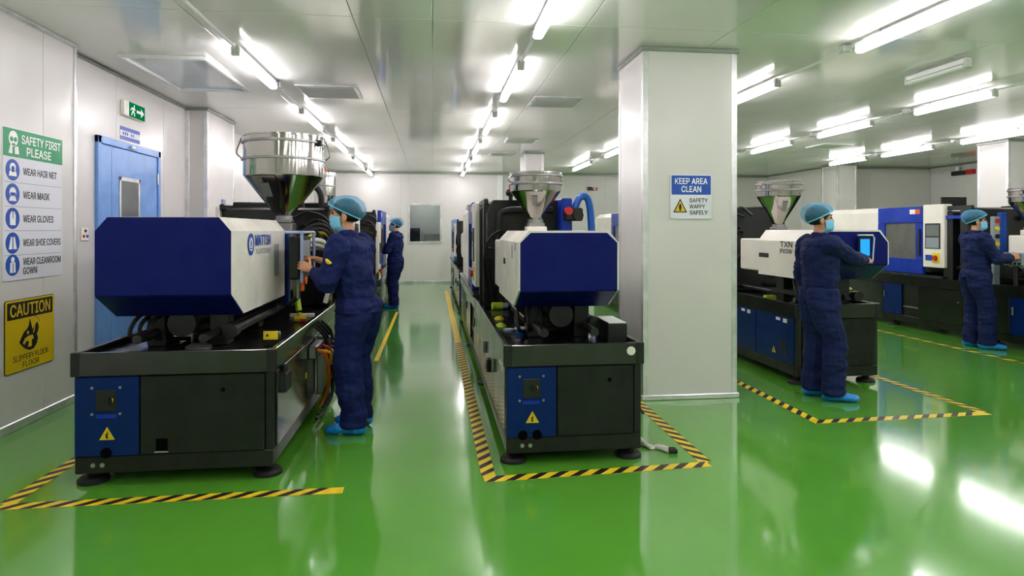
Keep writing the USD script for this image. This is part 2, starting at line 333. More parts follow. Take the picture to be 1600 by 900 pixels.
# ---- ceiling hatch, diffusers, lights
h = thing('ceiling_hatch', 'bluish grey access hatch in the ceiling above the left machine', 'hatch', (-2.42, 6.82, CEIL))
part(h, 'hatch_panel', box(-.34, .34, -.66, .66, -.012, -.001, .002), 'hatch_grey')
for q in (box(-.38, -.34, -.70, .70, -.035, 0, .006), box(.34, .38, -.70, .70, -.035, 0, .006), box(-.34, .34, -.70, -.66, -.035, 0, .006), box(-.34, .34, .66, .70, -.035, 0, .006)):
    part(h, 'edge_trim', q, 'white')
def diffuser(label, x, y, s=.6):
    t = thing('air_diffuser', label, 'ceiling vent', (x, y, CEIL), group='square ceiling air diffusers'); k = s / 2
    for q in (box(-k, k, -k, -k + .04, -.02, 0, .005), box(-k, k, k - .04, k, -.02, 0, .005), box(-k, -k + .04, -k + .04, k - .04, -.02, 0, .005), box(k - .04, k, -k + .04, k - .04, -.02, 0, .005)):
        part(t, 'frame', q, 'alu')
    part(t, 'backing', box(-k + .03, k - .03, -k + .03, k - .03, -.006, -.001, .001), 'vent_grey')
    for i in range(11):
        c = -k + .07 + i * (s - .14) / 10
        m = box(-k + .04, k - .04, -.019, .019, -.0015, .0015, .0005); m.apply_transform(trimesh.transformations.rotation_matrix(math.radians(-28), (1, 0, 0))); m.apply_translation((0, c, -.012))
        part(t, 'slat', m, 'slat_grey')
diffuser('square grey air diffuser beside the left row of ceiling lights', -1.16, 7.5, .66)
diffuser('square grey air diffuser left of the large pillar top', 1.50, 7.75, .62)
diffuser('small air diffuser near the far end of the central light row', 1.45, 13.2, .55)
diffuser('small air diffuser over the far part of the middle machine row', 1.55, 11.2, .55)
diffuser('air diffuser above the rightmost worker between two light rows', 7.4, 11.2, .6)

def light(label, x, y0, y1, lit=True):
    L = y1 - y0
    t = thing('batten_light', label, 'ceiling light', (x, (y0 + y1) / 2, CEIL), group='white linear batten lights hung under the ceiling' if lit else None); a = L / 2
    part(t, 'housing', box(-.03, .03, -a, a, -.075, -.03, .006), 'white')
    part(t, 'end_cap', box(-.034, .034, -a - .005, -a + .03, -.122, -.04, .008), 'slat_grey'); part(t, 'end_cap', box(-.034, .034, a - .03, a + .005, -.122, -.04, .008), 'slat_grey')
    tb_ = tube([(0, -a + .03, 0), (0, a - .03, 0)], .04, 14); tb_.apply_scale([1, 1, .6]); tb_.apply_translation((0, 0, -.10))
    part(t, 'tube', tb_, 'tube_light' if lit else 'white', 'glowing tube' if lit else 'unlit tube')
    for s in (-.6, .6): part(t, 'hanger', cyl((0, s * a, -.03), (0, s * a, 0), .008), 'screw')
ROWS = [('left row', -1.64, [(-3.3, -1.95), (-.65, .7), (2.9, 4.25), (5.6, 6.92), (8.32, 9.72), (10.9, 12.5), (13.6, 15.3), (16.2, 17.6)]),
        ('central row', .80, [(-3.9, -2.5), (-1.4, 0), (1.0, 2.4), (3.4, 4.86), (5.78, 7.3), (8.26, 9.9), (10.8, 12.5), (13.5, 15.0), (16.1, 17.5)]),
        ('row just right of the large pillar', 3.50, [(-3.9, -2.55), (-1.3, .05), (1.1, 2.45), (3.55, 4.92), (6.15, 7.5), (8.75, 10.1), (11.35, 12.7), (13.9, 15.7)]),
        ('row beyond the tablet worker', 6.12, [(-3.8, -2.5), (-1.6, -.3), (.5, 1.8), (2.4, 3.7), (4.35, 5.6), (6.3, 7.48), (8.28, 9.55), (10.3, 11.7), (12.5, 13.9), (14.8, 16.2)]),
        ('rightmost row', 9.0, [(-3.6, -2.2), (-1.5, -.1), (.6, 2.0), (2.7, 4.1), (4.7, 6.0), (6.6, 7.9), (8.6, 9.95), (10.55, 11.9), (12.35, 13.6)])]
ORD = ['first', 'second', 'third', 'fourth', 'fifth', 'sixth', 'seventh', 'eighth', 'ninth', 'tenth']
for rn, x, segs in ROWS:
    n = sum(1 for a, b in segs if b > 3.9)
    k = 0
    for a, b in segs:
        if b > 3.9:
            lab = f'{ORD[k]} lit ceiling batten from the camera in the {rn}'; k += 1
        else: lab = f'lit ceiling batten behind the camera, {rn}, {ORD[sum(1 for q in segs if q[1] <= 3.9) - 1 - segs.index((a, b))]} rearward'
        light(lab, x, a, b)
    c = thing('light_conduit', f'thin white conduit joining the lights of the {rn}', 'conduit', (x, 0, CEIL), group='conduits between the ceiling lights')
    for (a, b), (a2, b2) in zip(segs[:-1], segs[1:]):
        part(c, 'pipe', cyl((0, b + .02, -.05), (0, a2 - .02, -.05), .012, seg=8), 'white')
        part(c, 'junction_box', box(-.035, .035, b + .12, b + .2, -.07, -.002, .006), 'alu')
light('unlit short batten frame above and left of the rightmost light row', 4.78, 5.2, 5.95, lit=False)

# ================================================================== SIGNS
def sign_map(o, r, u):
    return lambda m, dx=0, dy=0, dz=0: frame_map(m, np.array(o) + np.array(r) * dx + np.array(u) * dy + np.cross(r, u) * dz, r, u)
R_, U_ = (0, 1, 0), (0, 0, 1)          # a board on the left wall reads along +y
s = thing('safety_sign', 'tall white safety notice with green header and five blue round symbols', 'sign', (-3.04, 4.965, 1.10))
P = sign_map((0, 0, 0), R_, U_)
W, H = .735, 1.11
part(s, 'board', P(rrect(W, H, .012, .006)), 'sign_white')
part(s, 'header', P(rrect(W - .006, .205, .008, .002, .003, 0), 0, .902, .006), 'sign_green')
part(s, 'header_text', [P(text('SAFETY FIRST', .062, .50), .205, 1.012, .008), P(text('PLEASE', .062, .31), .265, .925, .008)], 'white_print', 'words SAFETY FIRST PLEASE', smooth=False)
# little figure with goggles, helmet and boots in the header
part(s, 'header_symbol', [P(disc(.052, .001, 20, (.11, 1.035), 1.1), 0, 0, .008), P(poly([(.055, .925), (.075, .985), (.10, .985), (.10, .925)], .001), 0, 0, .008), P(poly([(.125, .925), (.125, .975), (.165, .985), (.175, .925)], .001), 0, 0, .008)], 'white_print', smooth=False)
part(s, 'symbol_detail', [P(disc(.018, .001, 14, (.09, 1.03)), 0, 0, .0092), P(disc(.018, .001, 14, (.132, 1.03)), 0, 0, .0092), P(poly([(.095, .985), (.13, .985), (.13, 1.0), (.095, 1.0)], .001), 0, 0, .0092)], 'sign_green', smooth=False)
rows = [('WEAR HAIR NET', .806, .43), ('WEAR MASK', .63, .33), ('WEAR GLOVES', .453, .385), ('WEAR SHOE COVERS', .273, .485), ('WEAR CLEANROOM', .112, .485)]
for i, (tx, z, wd) in enumerate(rows):
    c = part(s, 'symbol_disc', P(disc(.078, .0015, 28, (.105, z - .0)), 0, 0, .006), 'sign_blue')
    cx, cz = .105, z
    icon = {0: [disc(.034, .001, 16, (cx, cz + .018)), poly([(cx - .045, cz - .045), (cx + .045, cz - .045), (cx + .035, cz - .005), (cx - .035, cz - .005)], .001)],
            1: [disc(.038, .001, 16, (cx, cz + .012)), poly([(cx - .042, cz - .05), (cx + .042, cz - .05), (cx + .03, cz - .02), (cx - .03, cz - .02)], .001)],
            2: [poly([(cx - .03, cz - .05), (cx + .03, cz - .05), (cx + .033, cz + .02), (cx + .02, cz + .05), (cx - .02, cz + .05), (cx - .033, cz + .02)], .001)],
            3: [poly([(cx - .045, cz - .045), (cx - .006, cz - .045), (cx - .006, cz + .045), (cx - .022, cz + .045)], .001), poly([(cx + .045, cz - .045), (cx + .006, cz - .045), (cx + .006, cz + .045), (cx + .022, cz + .045)], .001)],
            4: [disc(.02, .001, 14, (cx, cz + .04)), poly([(cx - .032, cz - .055), (cx + .032, cz - .055), (cx + .028, cz + .02), (cx - .028, cz + .02)], .001)]}[i]
    part(c, 'pictogram', [P(m, 0, 0, .0075) for m in icon], 'white_print', smooth=False)
    det = {0: disc(.018, .001, 12, (cx, cz + .012)), 1: poly([(cx - .03, cz - .012), (cx + .03, cz - .012), (cx + .028, cz + .012), (cx - .028, cz + .012)], .001), 2: poly([(cx - .003, cz), (cx + .003, cz), (cx + .003, cz + .05), (cx - .003, cz + .05)], .001), 3: None, 4: poly([(cx - .003, cz - .05), (cx + .003, cz - .05), (cx + .003, cz + .015), (cx - .003, cz + .015)], .001)}[i]
    if det is not None: part(c, 'pictogram_line', P(det, 0, 0, .0086), 'sign_blue', smooth=False)
    part(s, 'line_text', P(text(tx, .05, wd), .225, z - (.025 if i < 4 else .005), .006), 'print_grey', 'words ' + tx, smooth=False)
    if i == 4: part(s, 'line_text', P(text('GOWN', .05, .17), .225, z - .075, .006), 'print_grey', 'word GOWN', smooth=False)
    if i < 4: part(s, 'rule', P(rrect(W - .03, .004, .0015, .0006, .015, z - .092), 0, 0, .006), 'print_pale', smooth=False)

s = thing('caution_sign', 'yellow and black caution notice low on the left wall below the safety notice', 'sign', (-3.04, 4.985, .42))
P = sign_map((0, 0, 0), R_, U_)
part(s, 'board', P(rrect(.60, .535, .02, .005)), 'sign_black')
part(s, 'face', P(rrect(.592, .527, .018, .0015, .004, .004), 0, 0, .005), 'sign_yellow')
part(s, 'header', P(rrect(.552, .125, .008, .001, .024, .392), 0, 0, .0066), 'sign_black')
part(s, 'header_text', P(text('CAUTION', .085, .49), .055, .413, .0077), 'sign_yellow', 'word CAUTION', smooth=False)
Q = lambda pts: P(poly(np.asarray(pts), .001), 0, 0, .0066)
part(s, 'pictogram', [Q([(.285, .375), (.305, .33), (.315, .29), (.36, .33), (.38, .34), (.395, .30), (.385, .265), (.37, .25), (.385, .215), (.37, .175), (.335, .145), (.285, .138), (.235, .155), (.19, .185), (.16, .215), (.185, .25), (.215, .285), (.245, .30), (.27, .32)])], 'sign_black', 'black falling figure', smooth=False)
part(s, 'pictogram_detail', [P(poly(np.array([(.20, .205), (.225, .235), (.27, .25), (.32, .25), (.33, .22), (.305, .215), (.305, .165), (.26, .165), (.275, .205), (.245, .215), (.215, .19)]), .001), 0, 0, .0078), P(poly([(.33, .26), (.345, .295), (.35, .335), (.335, .30), (.322, .27)], .001), 0, 0, .0078), P(disc(.013, .001, 12, (.26, .275)), 0, 0, .0078)], 'sign_yellow', smooth=False)
a_ = np.linspace(math.radians(100), math.radians(20), 14)
part(s, 'pictogram_arc', P(poly(np.vstack([np.c_[.30 + .12 * np.cos(a_), .30 + .10 * np.sin(a_)], np.c_[.30 + .117 * np.cos(a_[::-1]), .30 + .097 * np.sin(a_[::-1])]]), .001), 0, 0, .0066), 'sign_black', smooth=False)
part(s, 'line_text', [P(text('SLIPPERY FLOOR', .042, .43, False), .09, .078, .0066), P(text('FLOOR', .042, .2, False), .20, .022, .0066)], 'sign_black', 'words SLIPPERY FLOOR FLOOR', smooth=False)

s = thing('exit_sign', 'green and white running man exit box above the blue door', 'sign', (LEFT, 6.985, 2.645))
P = sign_map((0, 0, 0), R_, U_)
part(s, 'housing', box(0, .045, 0, .46, 0, .16, .006), 'cream')
part(s, 'face', P(rrect(.36, .15, .006, .002, .095, .005), 0, 0, .045), 'exit_green')
part(s, 'running_man', [P(disc(.014, .001, 12, (.205, .125)), 0, 0, .047), P(poly([(.17, .11), (.215, .108), (.235, .085), (.225, .078), (.205, .092), (.2, .07), (.225, .045), (.215, .018), (.2, .02), (.205, .042), (.175, .055), (.15, .02), (.13, .02), (.16, .07), (.165, .09), (.14, .085), (.125, .065), (.115, .072), (.135, .1)], .001), 0, 0, .047)], 'white_print', smooth=False)
part(s, 'arrow', P(poly([(.26, .065), (.36, .065), (.36, .03), (.435, .08), (.36, .13), (.36, .095), (.26, .095)], .001), 0, 0, .047), 'white_print', smooth=False)
s = thing('door_sign', 'small blue and white plate between exit box and blue door', 'sign', (LEFT, 6.98, 2.40))
P = sign_map((0, 0, 0), R_, U_)
part(s, 'board', P(rrect(.44, .135, .004, .004)), 'sign_white'); part(s, 'band', P(rrect(.44, .038, .003, .001, 0, .097), 0, 0, .004), 'sign_blue'); part(s, 'band', P(rrect(.44, .038, .003, .001, 0, 0), 0, 0, .004), 'sign_blue')
part(s, 'print_mark', [P(rrect(.028, .034, .004, .0006, .05 + k * .045, .05), 0, 0, .004) for k in (0, 1, 2, 4, 5)], 'sign_blue', smooth=False)

s = thing('area_sign', 'blue and white keep area clean notice on the large middle pillar', 'sign', (2.04, 5.326, 1.565))
P = sign_map((0, 0, 0), (1, 0, 0), (0, 0, 1))
part(s, 'board', P(rrect(.375, .385, .018, .005)), 'sign_white')
part(s, 'header', P(rrect(.355, .165, .008, .001, .01, .21), 0, 0, .005), 'sign_blue')
part(s, 'header_text', [P(text('KEEP AREA', .05, .295), .04, .302, .006), P(text('CLEAN', .05, .18), .098, .233, .006)], 'white_print', 'words KEEP AREA CLEAN', smooth=False)
part(s, 'warning_triangle', P(poly([(.025, .055), (.15, .055), (.0875, .175)], .001), 0, 0, .005), 'sign_black', smooth=False)
part(s, 'warning_fill', P(poly([(.040, .063), (.135, .063), (.0875, .157)], .001), 0, 0, .0061), 'sign_yellow', smooth=False)
part(s, 'warning_mark', P(poly([(.082, .07), (.093, .07), (.1, .1), (.094, .13), (.081, .13), (.075, .1)], .001), 0, 0, .0072), 'sign_black', smooth=False)
part(s, 'line_text', [P(text('SAFETY', .034, .165), .172, .143, .005), P(text('WAPPY', .034, .14), .172, .09, .005), P(text('SAFELY', .034, .165), .172, .037, .005)], 'print_grey', 'words SAFETY WAPPY SAFELY', smooth=False)

# ---- small things on the walls
s = thing('wall_switch', 'small white switch plate on the left wall before the blue door', 'switch', (LEFT, 6.3, 1.43))
part(s, 'plate', box(0, .012, -.06, .06, -.06, .06, .004), 'cream'); part(s, 'button', cyl((.012, -.03, -.02), (.02, -.03, -.02), .014), 'red', 'red button'); part(s, 'button', cyl((.012, .03, -.02), (.02, .03, -.02), .014), 'sign_blue', 'blue button'); part(s, 'lamp', cyl((.012, 0, .03), (.02, 0, .03), .012), 'dark')
s = thing('manual_call_box', 'small dark and red box with white top on the left pilaster', 'call box', (-2.9, 9.33, 1.64))
part(s, 'body', box(0, .05, -.05, .05, 0, .1, .006), 'black'); part(s, 'red_band', box(0, .052, -.05, .05, .1, .15, .006), 'red'); part(s, 'top_label', box(0, .03, -.05, .05, .15, .25, .004), 'lavender')
s = thing('wall_socket', 'small round blue socket on the left pilaster beside the red box', 'socket', (-2.9, 9.62, 1.735))
part(s, 'plate', box(0, .012, -.045, .045, -.045, .045, .004), 'white'); part(s, 'socket_face', cyl((.012, 0, 0), (.035, 0, 0), .032), 'sign_blue')
s = thing('emergency_light', 'small black and red twin lamp high on the far wall left of the pillar', 'lamp', (4.5, BACK, 2.64))
part(s, 'body', box(-.14, -.03, -.1, 0, -.05, .05, .01), 'black'); part(s, 'red_body', box(-.03, .14, -.09, 0, -.05, .03, .01), 'red'); part(s, 'lamp_head', cyl((.05, -.09, -.01), (.05, -.14, -.01), .045), 'lavender')
s = thing('emergency_light', 'red and green twin lamp high on the right wall', 'lamp', (X1, 13.95, 2.83))
part(s, 'body', box(-.08, 0, -.25, .2, -.05, .05, .01), 'dark'); part(s, 'red_body', box(-.1, 0, -.45, -.25, -.05, .06, .01), 'red'); part(s, 'lamp_head', cyl((-.08, .0, .06), (-.08, 0, .14), .05), 'white')

# ================================================================== FLOOR TAPES
def hazard(label, a, b, w=.085, pitch=.13, slant=1, z=.0006, stripes=True, cut=None):
    """hazard tape stuck to the floor from a to b; black slanted pieces on a yellow strip."""
    a, b = np.array(a, float), np.array(b, float); L = np.linalg.norm(b - a); ang = math.degrees(math.atan2(*(b - a)[::-1]))
    t = thing('hazard_tape', label, 'floor tape', (a[0], a[1], 0), ang)
    part(t, 'yellow_strip', box(0, L, -w / 2, w / 2, z, z + .0012, .0002), 'tape_yellow')
    if stripes:
        k, n = w * .55 * slant, 0
        x = pitch * .5
        while x < (cut or L) - pitch * .3:
            e = pitch * .23
            p = [(x - e - k, -w / 2), (x + e - k, -w / 2), (x + e + k, w / 2), (x - e + k, w / 2)]
            p = [(min(max(q, 0), L), v) for q, v in p]
            m = poly(p, .0006); m.apply_translation((0, 0, z + .0012)); part(t, 'black_stripe', m, 'tape_black', smooth=False); x += pitch
    return t
hazard('yellow and black floor tape across the front of the big left machine', (-2.28, 3.70), (-.5, 3.70), slant=1)
hazard('yellow and black floor tape along the wall side of the big left machine', (-2.26, 3.74), (-2.26, 8.4), z=.0010, slant=-1)
hazard('plain yellow floor tape on the aisle floor behind the nearest worker', (-.63, 7.3), (-.63, 11.6), w=.05, stripes=False)
hazard('yellow and black floor tape across the front of the middle machine', (.30, 3.755), (1.72, 3.83), slant=1)
hazard('long yellow and black floor tape along the aisle beside the middle machine', (.33, 3.80), (.33, 15.5), z=.0010, slant=-1, cut=4.6)
hazard('yellow and black floor tape between the middle machine and the large pillar', (1.71, 3.86), (1.735, 5.3), z=.0010, slant=1)
hazard('yellow and black floor tape across the front of the machine behind the pillar', (2.88, 4.57), (4.41, 4.62), slant=1)
hazard('yellow and black floor tape behind the tablet worker along the machine side', (2.92, 4.62), (2.92, 10.5), z=.0010, slant=-1)
hazard('yellow and black floor tape on the right side of the machine with the tablet', (4.40, 4.66), (4.40, 6.5), z=.0010, slant=1)
hazard('faded yellow and black floor tape running past the rightmost worker', (6.48, 3.6), (6.46, 9.6), w=.07, pitch=.24, slant=1)

# ================================================================== MACHINES
def hopper(t, x, y, z0, z1, z2, r, name_rot=0.0):
    """z0 neck bottom, z1 cone top, z2 rim."""
    h = part(t, 'hopper', [lathe([(.055, z0), (.06, z0 + .03), (r * .27, z0 + .06), (r * .98, z1), (r, z1 + .008), (r, z2), (r - .006, z2), (r - .006, z1 + .03), (r * .25, z0 + .07)], 48, (x, y, 0))], 'steel', smooth=40)
    dz = z2 - z1
    for zz in (z1 + dz * .42, z1 + dz * .84):
        part(h, 'clamp_band', lathe([(r, zz - .012), (r + .014, zz - .008), (r + .014, zz + .008), (r, zz + .012)], 48, (x, y, 0)), 'steel_dull')
    part(h, 'rim', lathe([(r - .004, z2 - .012), (r + .007, z2 - .01), (r + .007, z2 + .002), (r - .01, z2 + .004)], 48, (x, y, 0)), 'steel')
    part(h, 'lid', lathe([(0.001, z2 - .002), (r - .012, z2 - .004), (r - .012, z2 - .012), (.001, z2 - .012)], 48, (x, y, 0)), 'steel')
    for a in (math.radians(-160 + name_rot), math.radians(20 + name_rot)):
        c, s = math.cos(a), math.sin(a)
        part(h, 'latch', [tube(spline([(x + (r + .01) * c, y + (r + .01) * s, z1 + dz * .45), (x + (r + .05) * c, y + (r + .05) * s, z1 + dz * .6), (x + (r + .01) * c, y + (r + .01) * s, z2 - .02)], 8), .007, 6)], 'steel_dull')
    # sight plate: slanted cover on the front of the cone
    a0 = math.radians(-90 - 12 + name_rot); wd = .36
    def cone_pt(f, da, off): rr = r * .27 + (r * .98 - r * .27) * f + off; zz = z0 + .06 + (z1 - z0 - .06) * f; return (x + rr * math.cos(a0 + da), y + rr * math.sin(a0 + da), zz)
    pl = []
    for f, dw in ((.97, wd), (.45, wd * 1.15), (.1, wd * .9)):
        for sgn in (-1, 1):
            pl += [cone_pt(f, sgn * dw, .0), cone_pt(f, sgn * dw * .95, .016)]
        pl.append(cone_pt(f, 0, .022))
    pt = part(h, 'sight_plate', hull(pl), 'steel', smooth=20)
    g = [cone_pt(f, da, o) for f in (.42, .78) for da in (-.11, .13) for o in (.018, .030)]
    part(h, 'sight_glass', hull(g), 'smoked', 'dark sight window')
    part(h, 'neck_flange', [box(x - .07, x + .07, y - .07, y + .07, z0 - .03, z0, .006), cyl((x, y, z0 - .02), (x, y, z0 + .03), .07)], 'steel_dull')
    return h

def sticker_triangle(parent, o, r, u, s=.06):
    P = sign_map(o, r, u)
    part(parent, 'warning_sticker', [P(poly([(-s / 2, 0), (s / 2, 0), (0, s * .88)], .001))], 'sign_yellow', 'yellow warning triangle', smooth=False)
    part(parent, 'warning_mark', [P(poly([(-s * .07, s * .1), (s * .08, s * .1), (s * .02, s * .34), (s * .1, s * .36), (-s * .02, s * .62), (0, s * .42), (-s * .09, s * .4)], .0006), 0, 0, .001)], 'sign_black', smooth=False)

def machine(name, label, xc, yf, c):
    """origin under the middle of the front edge of the bed; +y runs back, s is the operator side."""
    t = thing(name, label, 'molding machine', (xc, yf, 0)); s = c['s']; W = c['W'] / 2; H = c['H']; L = c['L']; zb = .075
    bx = lambda a, b, *q: box(min(a * s, b * s), max(a * s, b * s), *q)
    # ---- bed
    part(t, 'bed_core', box(-W + .02, W - .02, .02, L - .02, zb + .02, H - .06, .002), 'black')
    part(t, 'bottom_rail', [box(-W, W, 0, .05, zb, zb + .10, .006), box(-W, W, L - .05, L, zb, zb + .10, .006), box(-W, -W + .05, .05, L - .05, zb, zb + .10, .006), box(W - .05, W, .05, L - .05, zb, zb + .10, .006)], 'dark')
    rim = H - .135
    part(t, 'top_rim', [box(-W - .012, W + .012, -.012, .022, rim, H, .004), box(-W - .012, W + .012, L - .02, L + .012, rim, H, .004), box(-W - .012, -W + .022, .022, L - .02, rim, H, .004), box(W - .022, W + .012, .022, L - .02, rim, H, .004)], 'dark_gloss')
    for sx in (-1, 1):
        part(t, 'corner_post', [box(sx * W - (.045 if sx > 0 else -.0), sx * W + (.0 if sx > 0 else .045), .004, .05, zb + .1, rim, .004), box(sx * (W + .016) - (.05 if sx > 0 else 0), sx * (W + .016) + (0 if sx > 0 else .05), -.016, .03, rim, H + .002, .004)], 'black')
    part(t, 'tray', box(-W + .02, W - .02, .02, L - .02, H - .065, H - .04, .002), 'tray_top')
    # front: switch panel on the left, plain panel on the right
    zp0, zp1 = zb + .105, rim - .006
    split = c.get('split')
    if split:
        xs = -W + .004 + split
        b = part(t, 'switch_panel', box(-W + .002, xs - .004, -.006, .012, zp0 - .005, zp1, .004), 'panel_blue', 'blue panel with switch')
        cx, cz = -W + split * .5, zp0 + (zp1 - zp0) * .70
        part(b, 'switch_window', [box(cx - .055, cx + .055, -.012, -.004, cz - .06, cz + .06, .003)], 'black')
        part(b, 'switch', [cyl((cx + .015, -.022, cz), (cx + .015, -.01, cz), .022), box(cx + .008, cx + .022, -.034, -.02, cz - .02, cz + .02, .003)], 'dark')
        part(b, 'switch_mark', box(cx + .026, cx + .040, -.0135, -.011, cz - .008, cz + .014, .0005), 'yellow')
        for a in (-.075, .075):
            for e in (-.075, .075): part(b, 'screw', cyl((cx + a, -.012, cz + e), (cx + a, -.004, cz + e), .008, seg=10), 'screw')
        part(b, 'label_plate', box(cx - .055, cx + .055, -.0085, -.005, cz - .10, cz - .078, .001), 'blue')
        zt = zp0 + (zp1 - zp0) * .20
        sticker_triangle(b, (cx + .005, -.007, zt), (1, 0, 0), (0, 0, 1), .085)
        for hx in c.get('holes', (0,)): part(b, 'cable_hole', cyl((cx + hx, -.010, zt - .075), (cx + hx, -.004, zt - .075), .030, seg=20), 'hole_black', 'black round cable hole')
        e = part(t, 'end_panel', box(xs + .004, W - .05, -.004, .012, zp0 - .005, zp1, .004), 'dark', 'plain dark end panel')
        part(e, 'round_hole', cyl((xs + (W - xs) * .62, -.007, zp1 - .09), (xs + (W - xs) * .62, -.002, zp1 - .09), .013, seg=14), 'hole_black')
        if c.get('square_hole'): part(e, 'square_hole', [box(xs + .09, xs + .155, -.007, -.002, zp0 + .015, zp0 + .085, .002)], 'hole_black'); part(e, 'hole_lip', box(xs + .085, xs + .16, -.016, -.003, zp0 + .004, zp0 + .014, .002), 'steel_dull')
        for a in (-W + .1, -W + .15): part(t, 'rail_bolt', cyl((a, -.006, zb + .05), (a, .002, zb + .05), .013, seg=12), 'screw')
        if c.get('rim_disc'): part(t, 'rim_plug', cyl((W - .07, -.018, H - .05), (W - .07, -.008, H - .05), .028), 'cream', 'pale round plug')
    else:
        part(t, 'end_panel', [box(-W + .05, W - .05, -.004, .012, zp0 - .005, zp1, .004)], 'dark')
    part(t, 'end_panel', box(-W + .05, W - .05, L - .012, L + .004, zp0, zp1, .004), 'dark')
    # sides
    y = .055
    for (ln, kind, ex) in c['side']:
        if kind == 'open':
            part(t, 'bay_lining', [bx(W - .3, W - .28, y, y + ln, zp0, zp1, .002)], 'black'); part(t, 'bay_shelf', bx(W - .28, W - .01, y + .01, y + ln - .01, zp0 + .12, zp0 + .14, .003), 'steel_dull')
            part(t, 'bay_pump', cyl((s * (W - .14), y + ln * .3, zp0 + .3), (s * (W - .14), y + ln * .8, zp0 + .3), .08), 'dark')
        else:
            col = {'blue': 'panel_blue', 'dark': 'dark_gloss', 'proud': 'dark_gloss'}[kind]; o = .012 if kind == 'proud' else .004
            dd = part(t, 'side_door', bx(W - .012, W + o, y + .004, y + ln - .004, zp0 - .004, zp1, .004), col)
            if 'h' in ex: part(dd, 'handle', [bx(W + o, W + o + .022, y + ln - .07, y + ln - .045, zp0 + .24, zp0 + .34, .004)], 'steel_dull', 'steel handle')
            if 'k' in ex: part(dd, 'key_lock', cyl((s * (W + o), y + ln * .25, zp0 + .3), (s * (W + o + .012), y + ln * .25, zp0 + .3), .014, seg=12), 'screw')
            if 'v' in ex:
                for k in range(6): part(dd, 'vent_slat', bx(W + o, W + o + .008, y + .12, y + .25, zp0 + .07 + k * .026, zp0 + .085 + k * .026, .002), 'oily_steel')
            if 't' in ex: sticker_triangle(dd, (s * (W + o + .0005), y + .36, zp0 + .06), (0, s, 0), (0, 0, 1), .075)
            if 'l' in ex: part(dd, 'paper_label', bx(W + o, W + o + .0012, y + .12, y + .19, zp1 - .06, zp1 - .02, .0003), 'white', 'white paper label'); part(dd, 'paper_label', bx(W + o, W + o + .0012, y + .24, y + .32, zp1 - .05, zp1 - .02, .0003), 'white', 'white paper label')
            if 'y' in ex: part(dd, 'yellow_tag', [bx(W + o, W + o + .004, y + ln - .08, y + ln - .04, zp0 + .2, zp0 + .24, .001)], 'yellow', 'small yellow tag')
        y += ln
    if y < L - .1: part(t, 'side_door', bx(W - .012, W + .004, y + .004, L - .055, zp0, zp1, .004), 'dark')
    part(t, 'far_side_panel', bx(-W - .004, -W + .012, .055, L - .055, zp0, zp1, .004), 'dark')
    # feet
    n = max(2, int(L / 1.7) + 1)
    for sx in (-1, 1):
        for k in range(n):
            fy = .10 + (L - .2) * k / (n - 1); fx = sx * (W - .055)
            part(t, 'levelling_foot', [lathe([(.001, 0), (.085, 0), (.085, .018), (.07, .032), (.03, .04), (.001, .04)], 24, (fx, fy, 0)), cyl((fx, fy, .03), (fx, fy, zb + .02), .02, seg=12), cyl((fx, fy, .045), (fx, fy, .06), .034, seg=6)], 'rubber')
    # ---- injection unit
    cx, w, y0, y1, zt, zc, zf, zbm, cw, sl = (c[k] for k in ('cx', 'cw', 'cy0', 'cy1', 'zt', 'zc', 'zf', 'zb', 'ch', 'slant'))
    w = w / 2
    rimw = c.get('rimw', .012)
    pts = [(cx + sx * a, yy, z) for sx in (-1, 1) for (a, yy, z) in ((w, y0, zf), (w, y0, zc), (w - cw, y0, zt), (w, y1, zbm), (w, y1, zc), (w - cw, y1, zt), (w, y0 + sl, zbm))]
    sh = part(t, 'injection_cover', hull(pts), 'cream', 'cream sheet metal cover', smooth=False)
    q = w - rimw
    fp = [(cx - q, zf), (cx + q, zf), (cx + q, zc - rimw * .3), (cx + q - cw, zt - rimw), (cx - q + cw, zt - rimw), (cx - q, zc - rimw * .3)]
    part(t, 'front_panel', hull([(a, yy, z) for a, z in fp for yy in (y0 - .008, y0 + .004)]), 'navy', 'dark blue octagonal front panel', smooth=False)
    nrm = np.array([0, -(zf - zbm), -sl]); nrm /= np.linalg.norm(nrm)
    lo = [np.array((cx + a, yy, z)) for a in (-q, q) for yy, z in ((y0, zf), (y0 + sl, zbm))]
    part(t, 'lower_panel', hull([p + nrm * o for p in lo for o in (.008, -.004)]), 'navy', 'dark blue slanted lower panel', smooth=False)
    if c.get('tail'):
        ty, tz = c['tail']
        part(t, 'cover_tail', box(cx - w + .004, cx + w - .004, y1 - .01, ty, zbm + .03, tz, .012), 'cream', 'lower rear box of the cover')
    ye = c['tail'][0] if c.get('tail') else y1
    # carriage under the cover
    part(t, 'carriage_rail', [cyl((cx - w * .5, .12, H + .05), (cx - w * .5, ye + .5, H + .05), .028), cyl((cx + w * .5, .12, H + .05), (cx + w * .5, ye + .5, H + .05), .028)], 'oily_steel')
    part(t, 'carriage_plate', [box(cx - w * .72, cx + w * .72, y0 + .42, y1 - .05, H + .055, H + .10, .006)], 'black')
    for yy in (y0 + .36, y1 - .25):
        for sx in (-1, 1): part(t, 'carriage_leg', [box(cx + sx * w * .5 - .055, cx + sx * w * .5 + .055, yy, yy + .14, H - .04, zbm + .02, .006)], 'black')
    part(t, 'drive_motor', [cyl((cx, y0 + .30, (H + zbm) / 2 + .03), (cx, y0 + .7, (H + zbm) / 2 + .03), .07), cyl((cx, y0 + .26, (H + zbm) / 2 + .03), (cx, y0 + .30, (H + zbm) / 2 + .03), .085)], 'black')
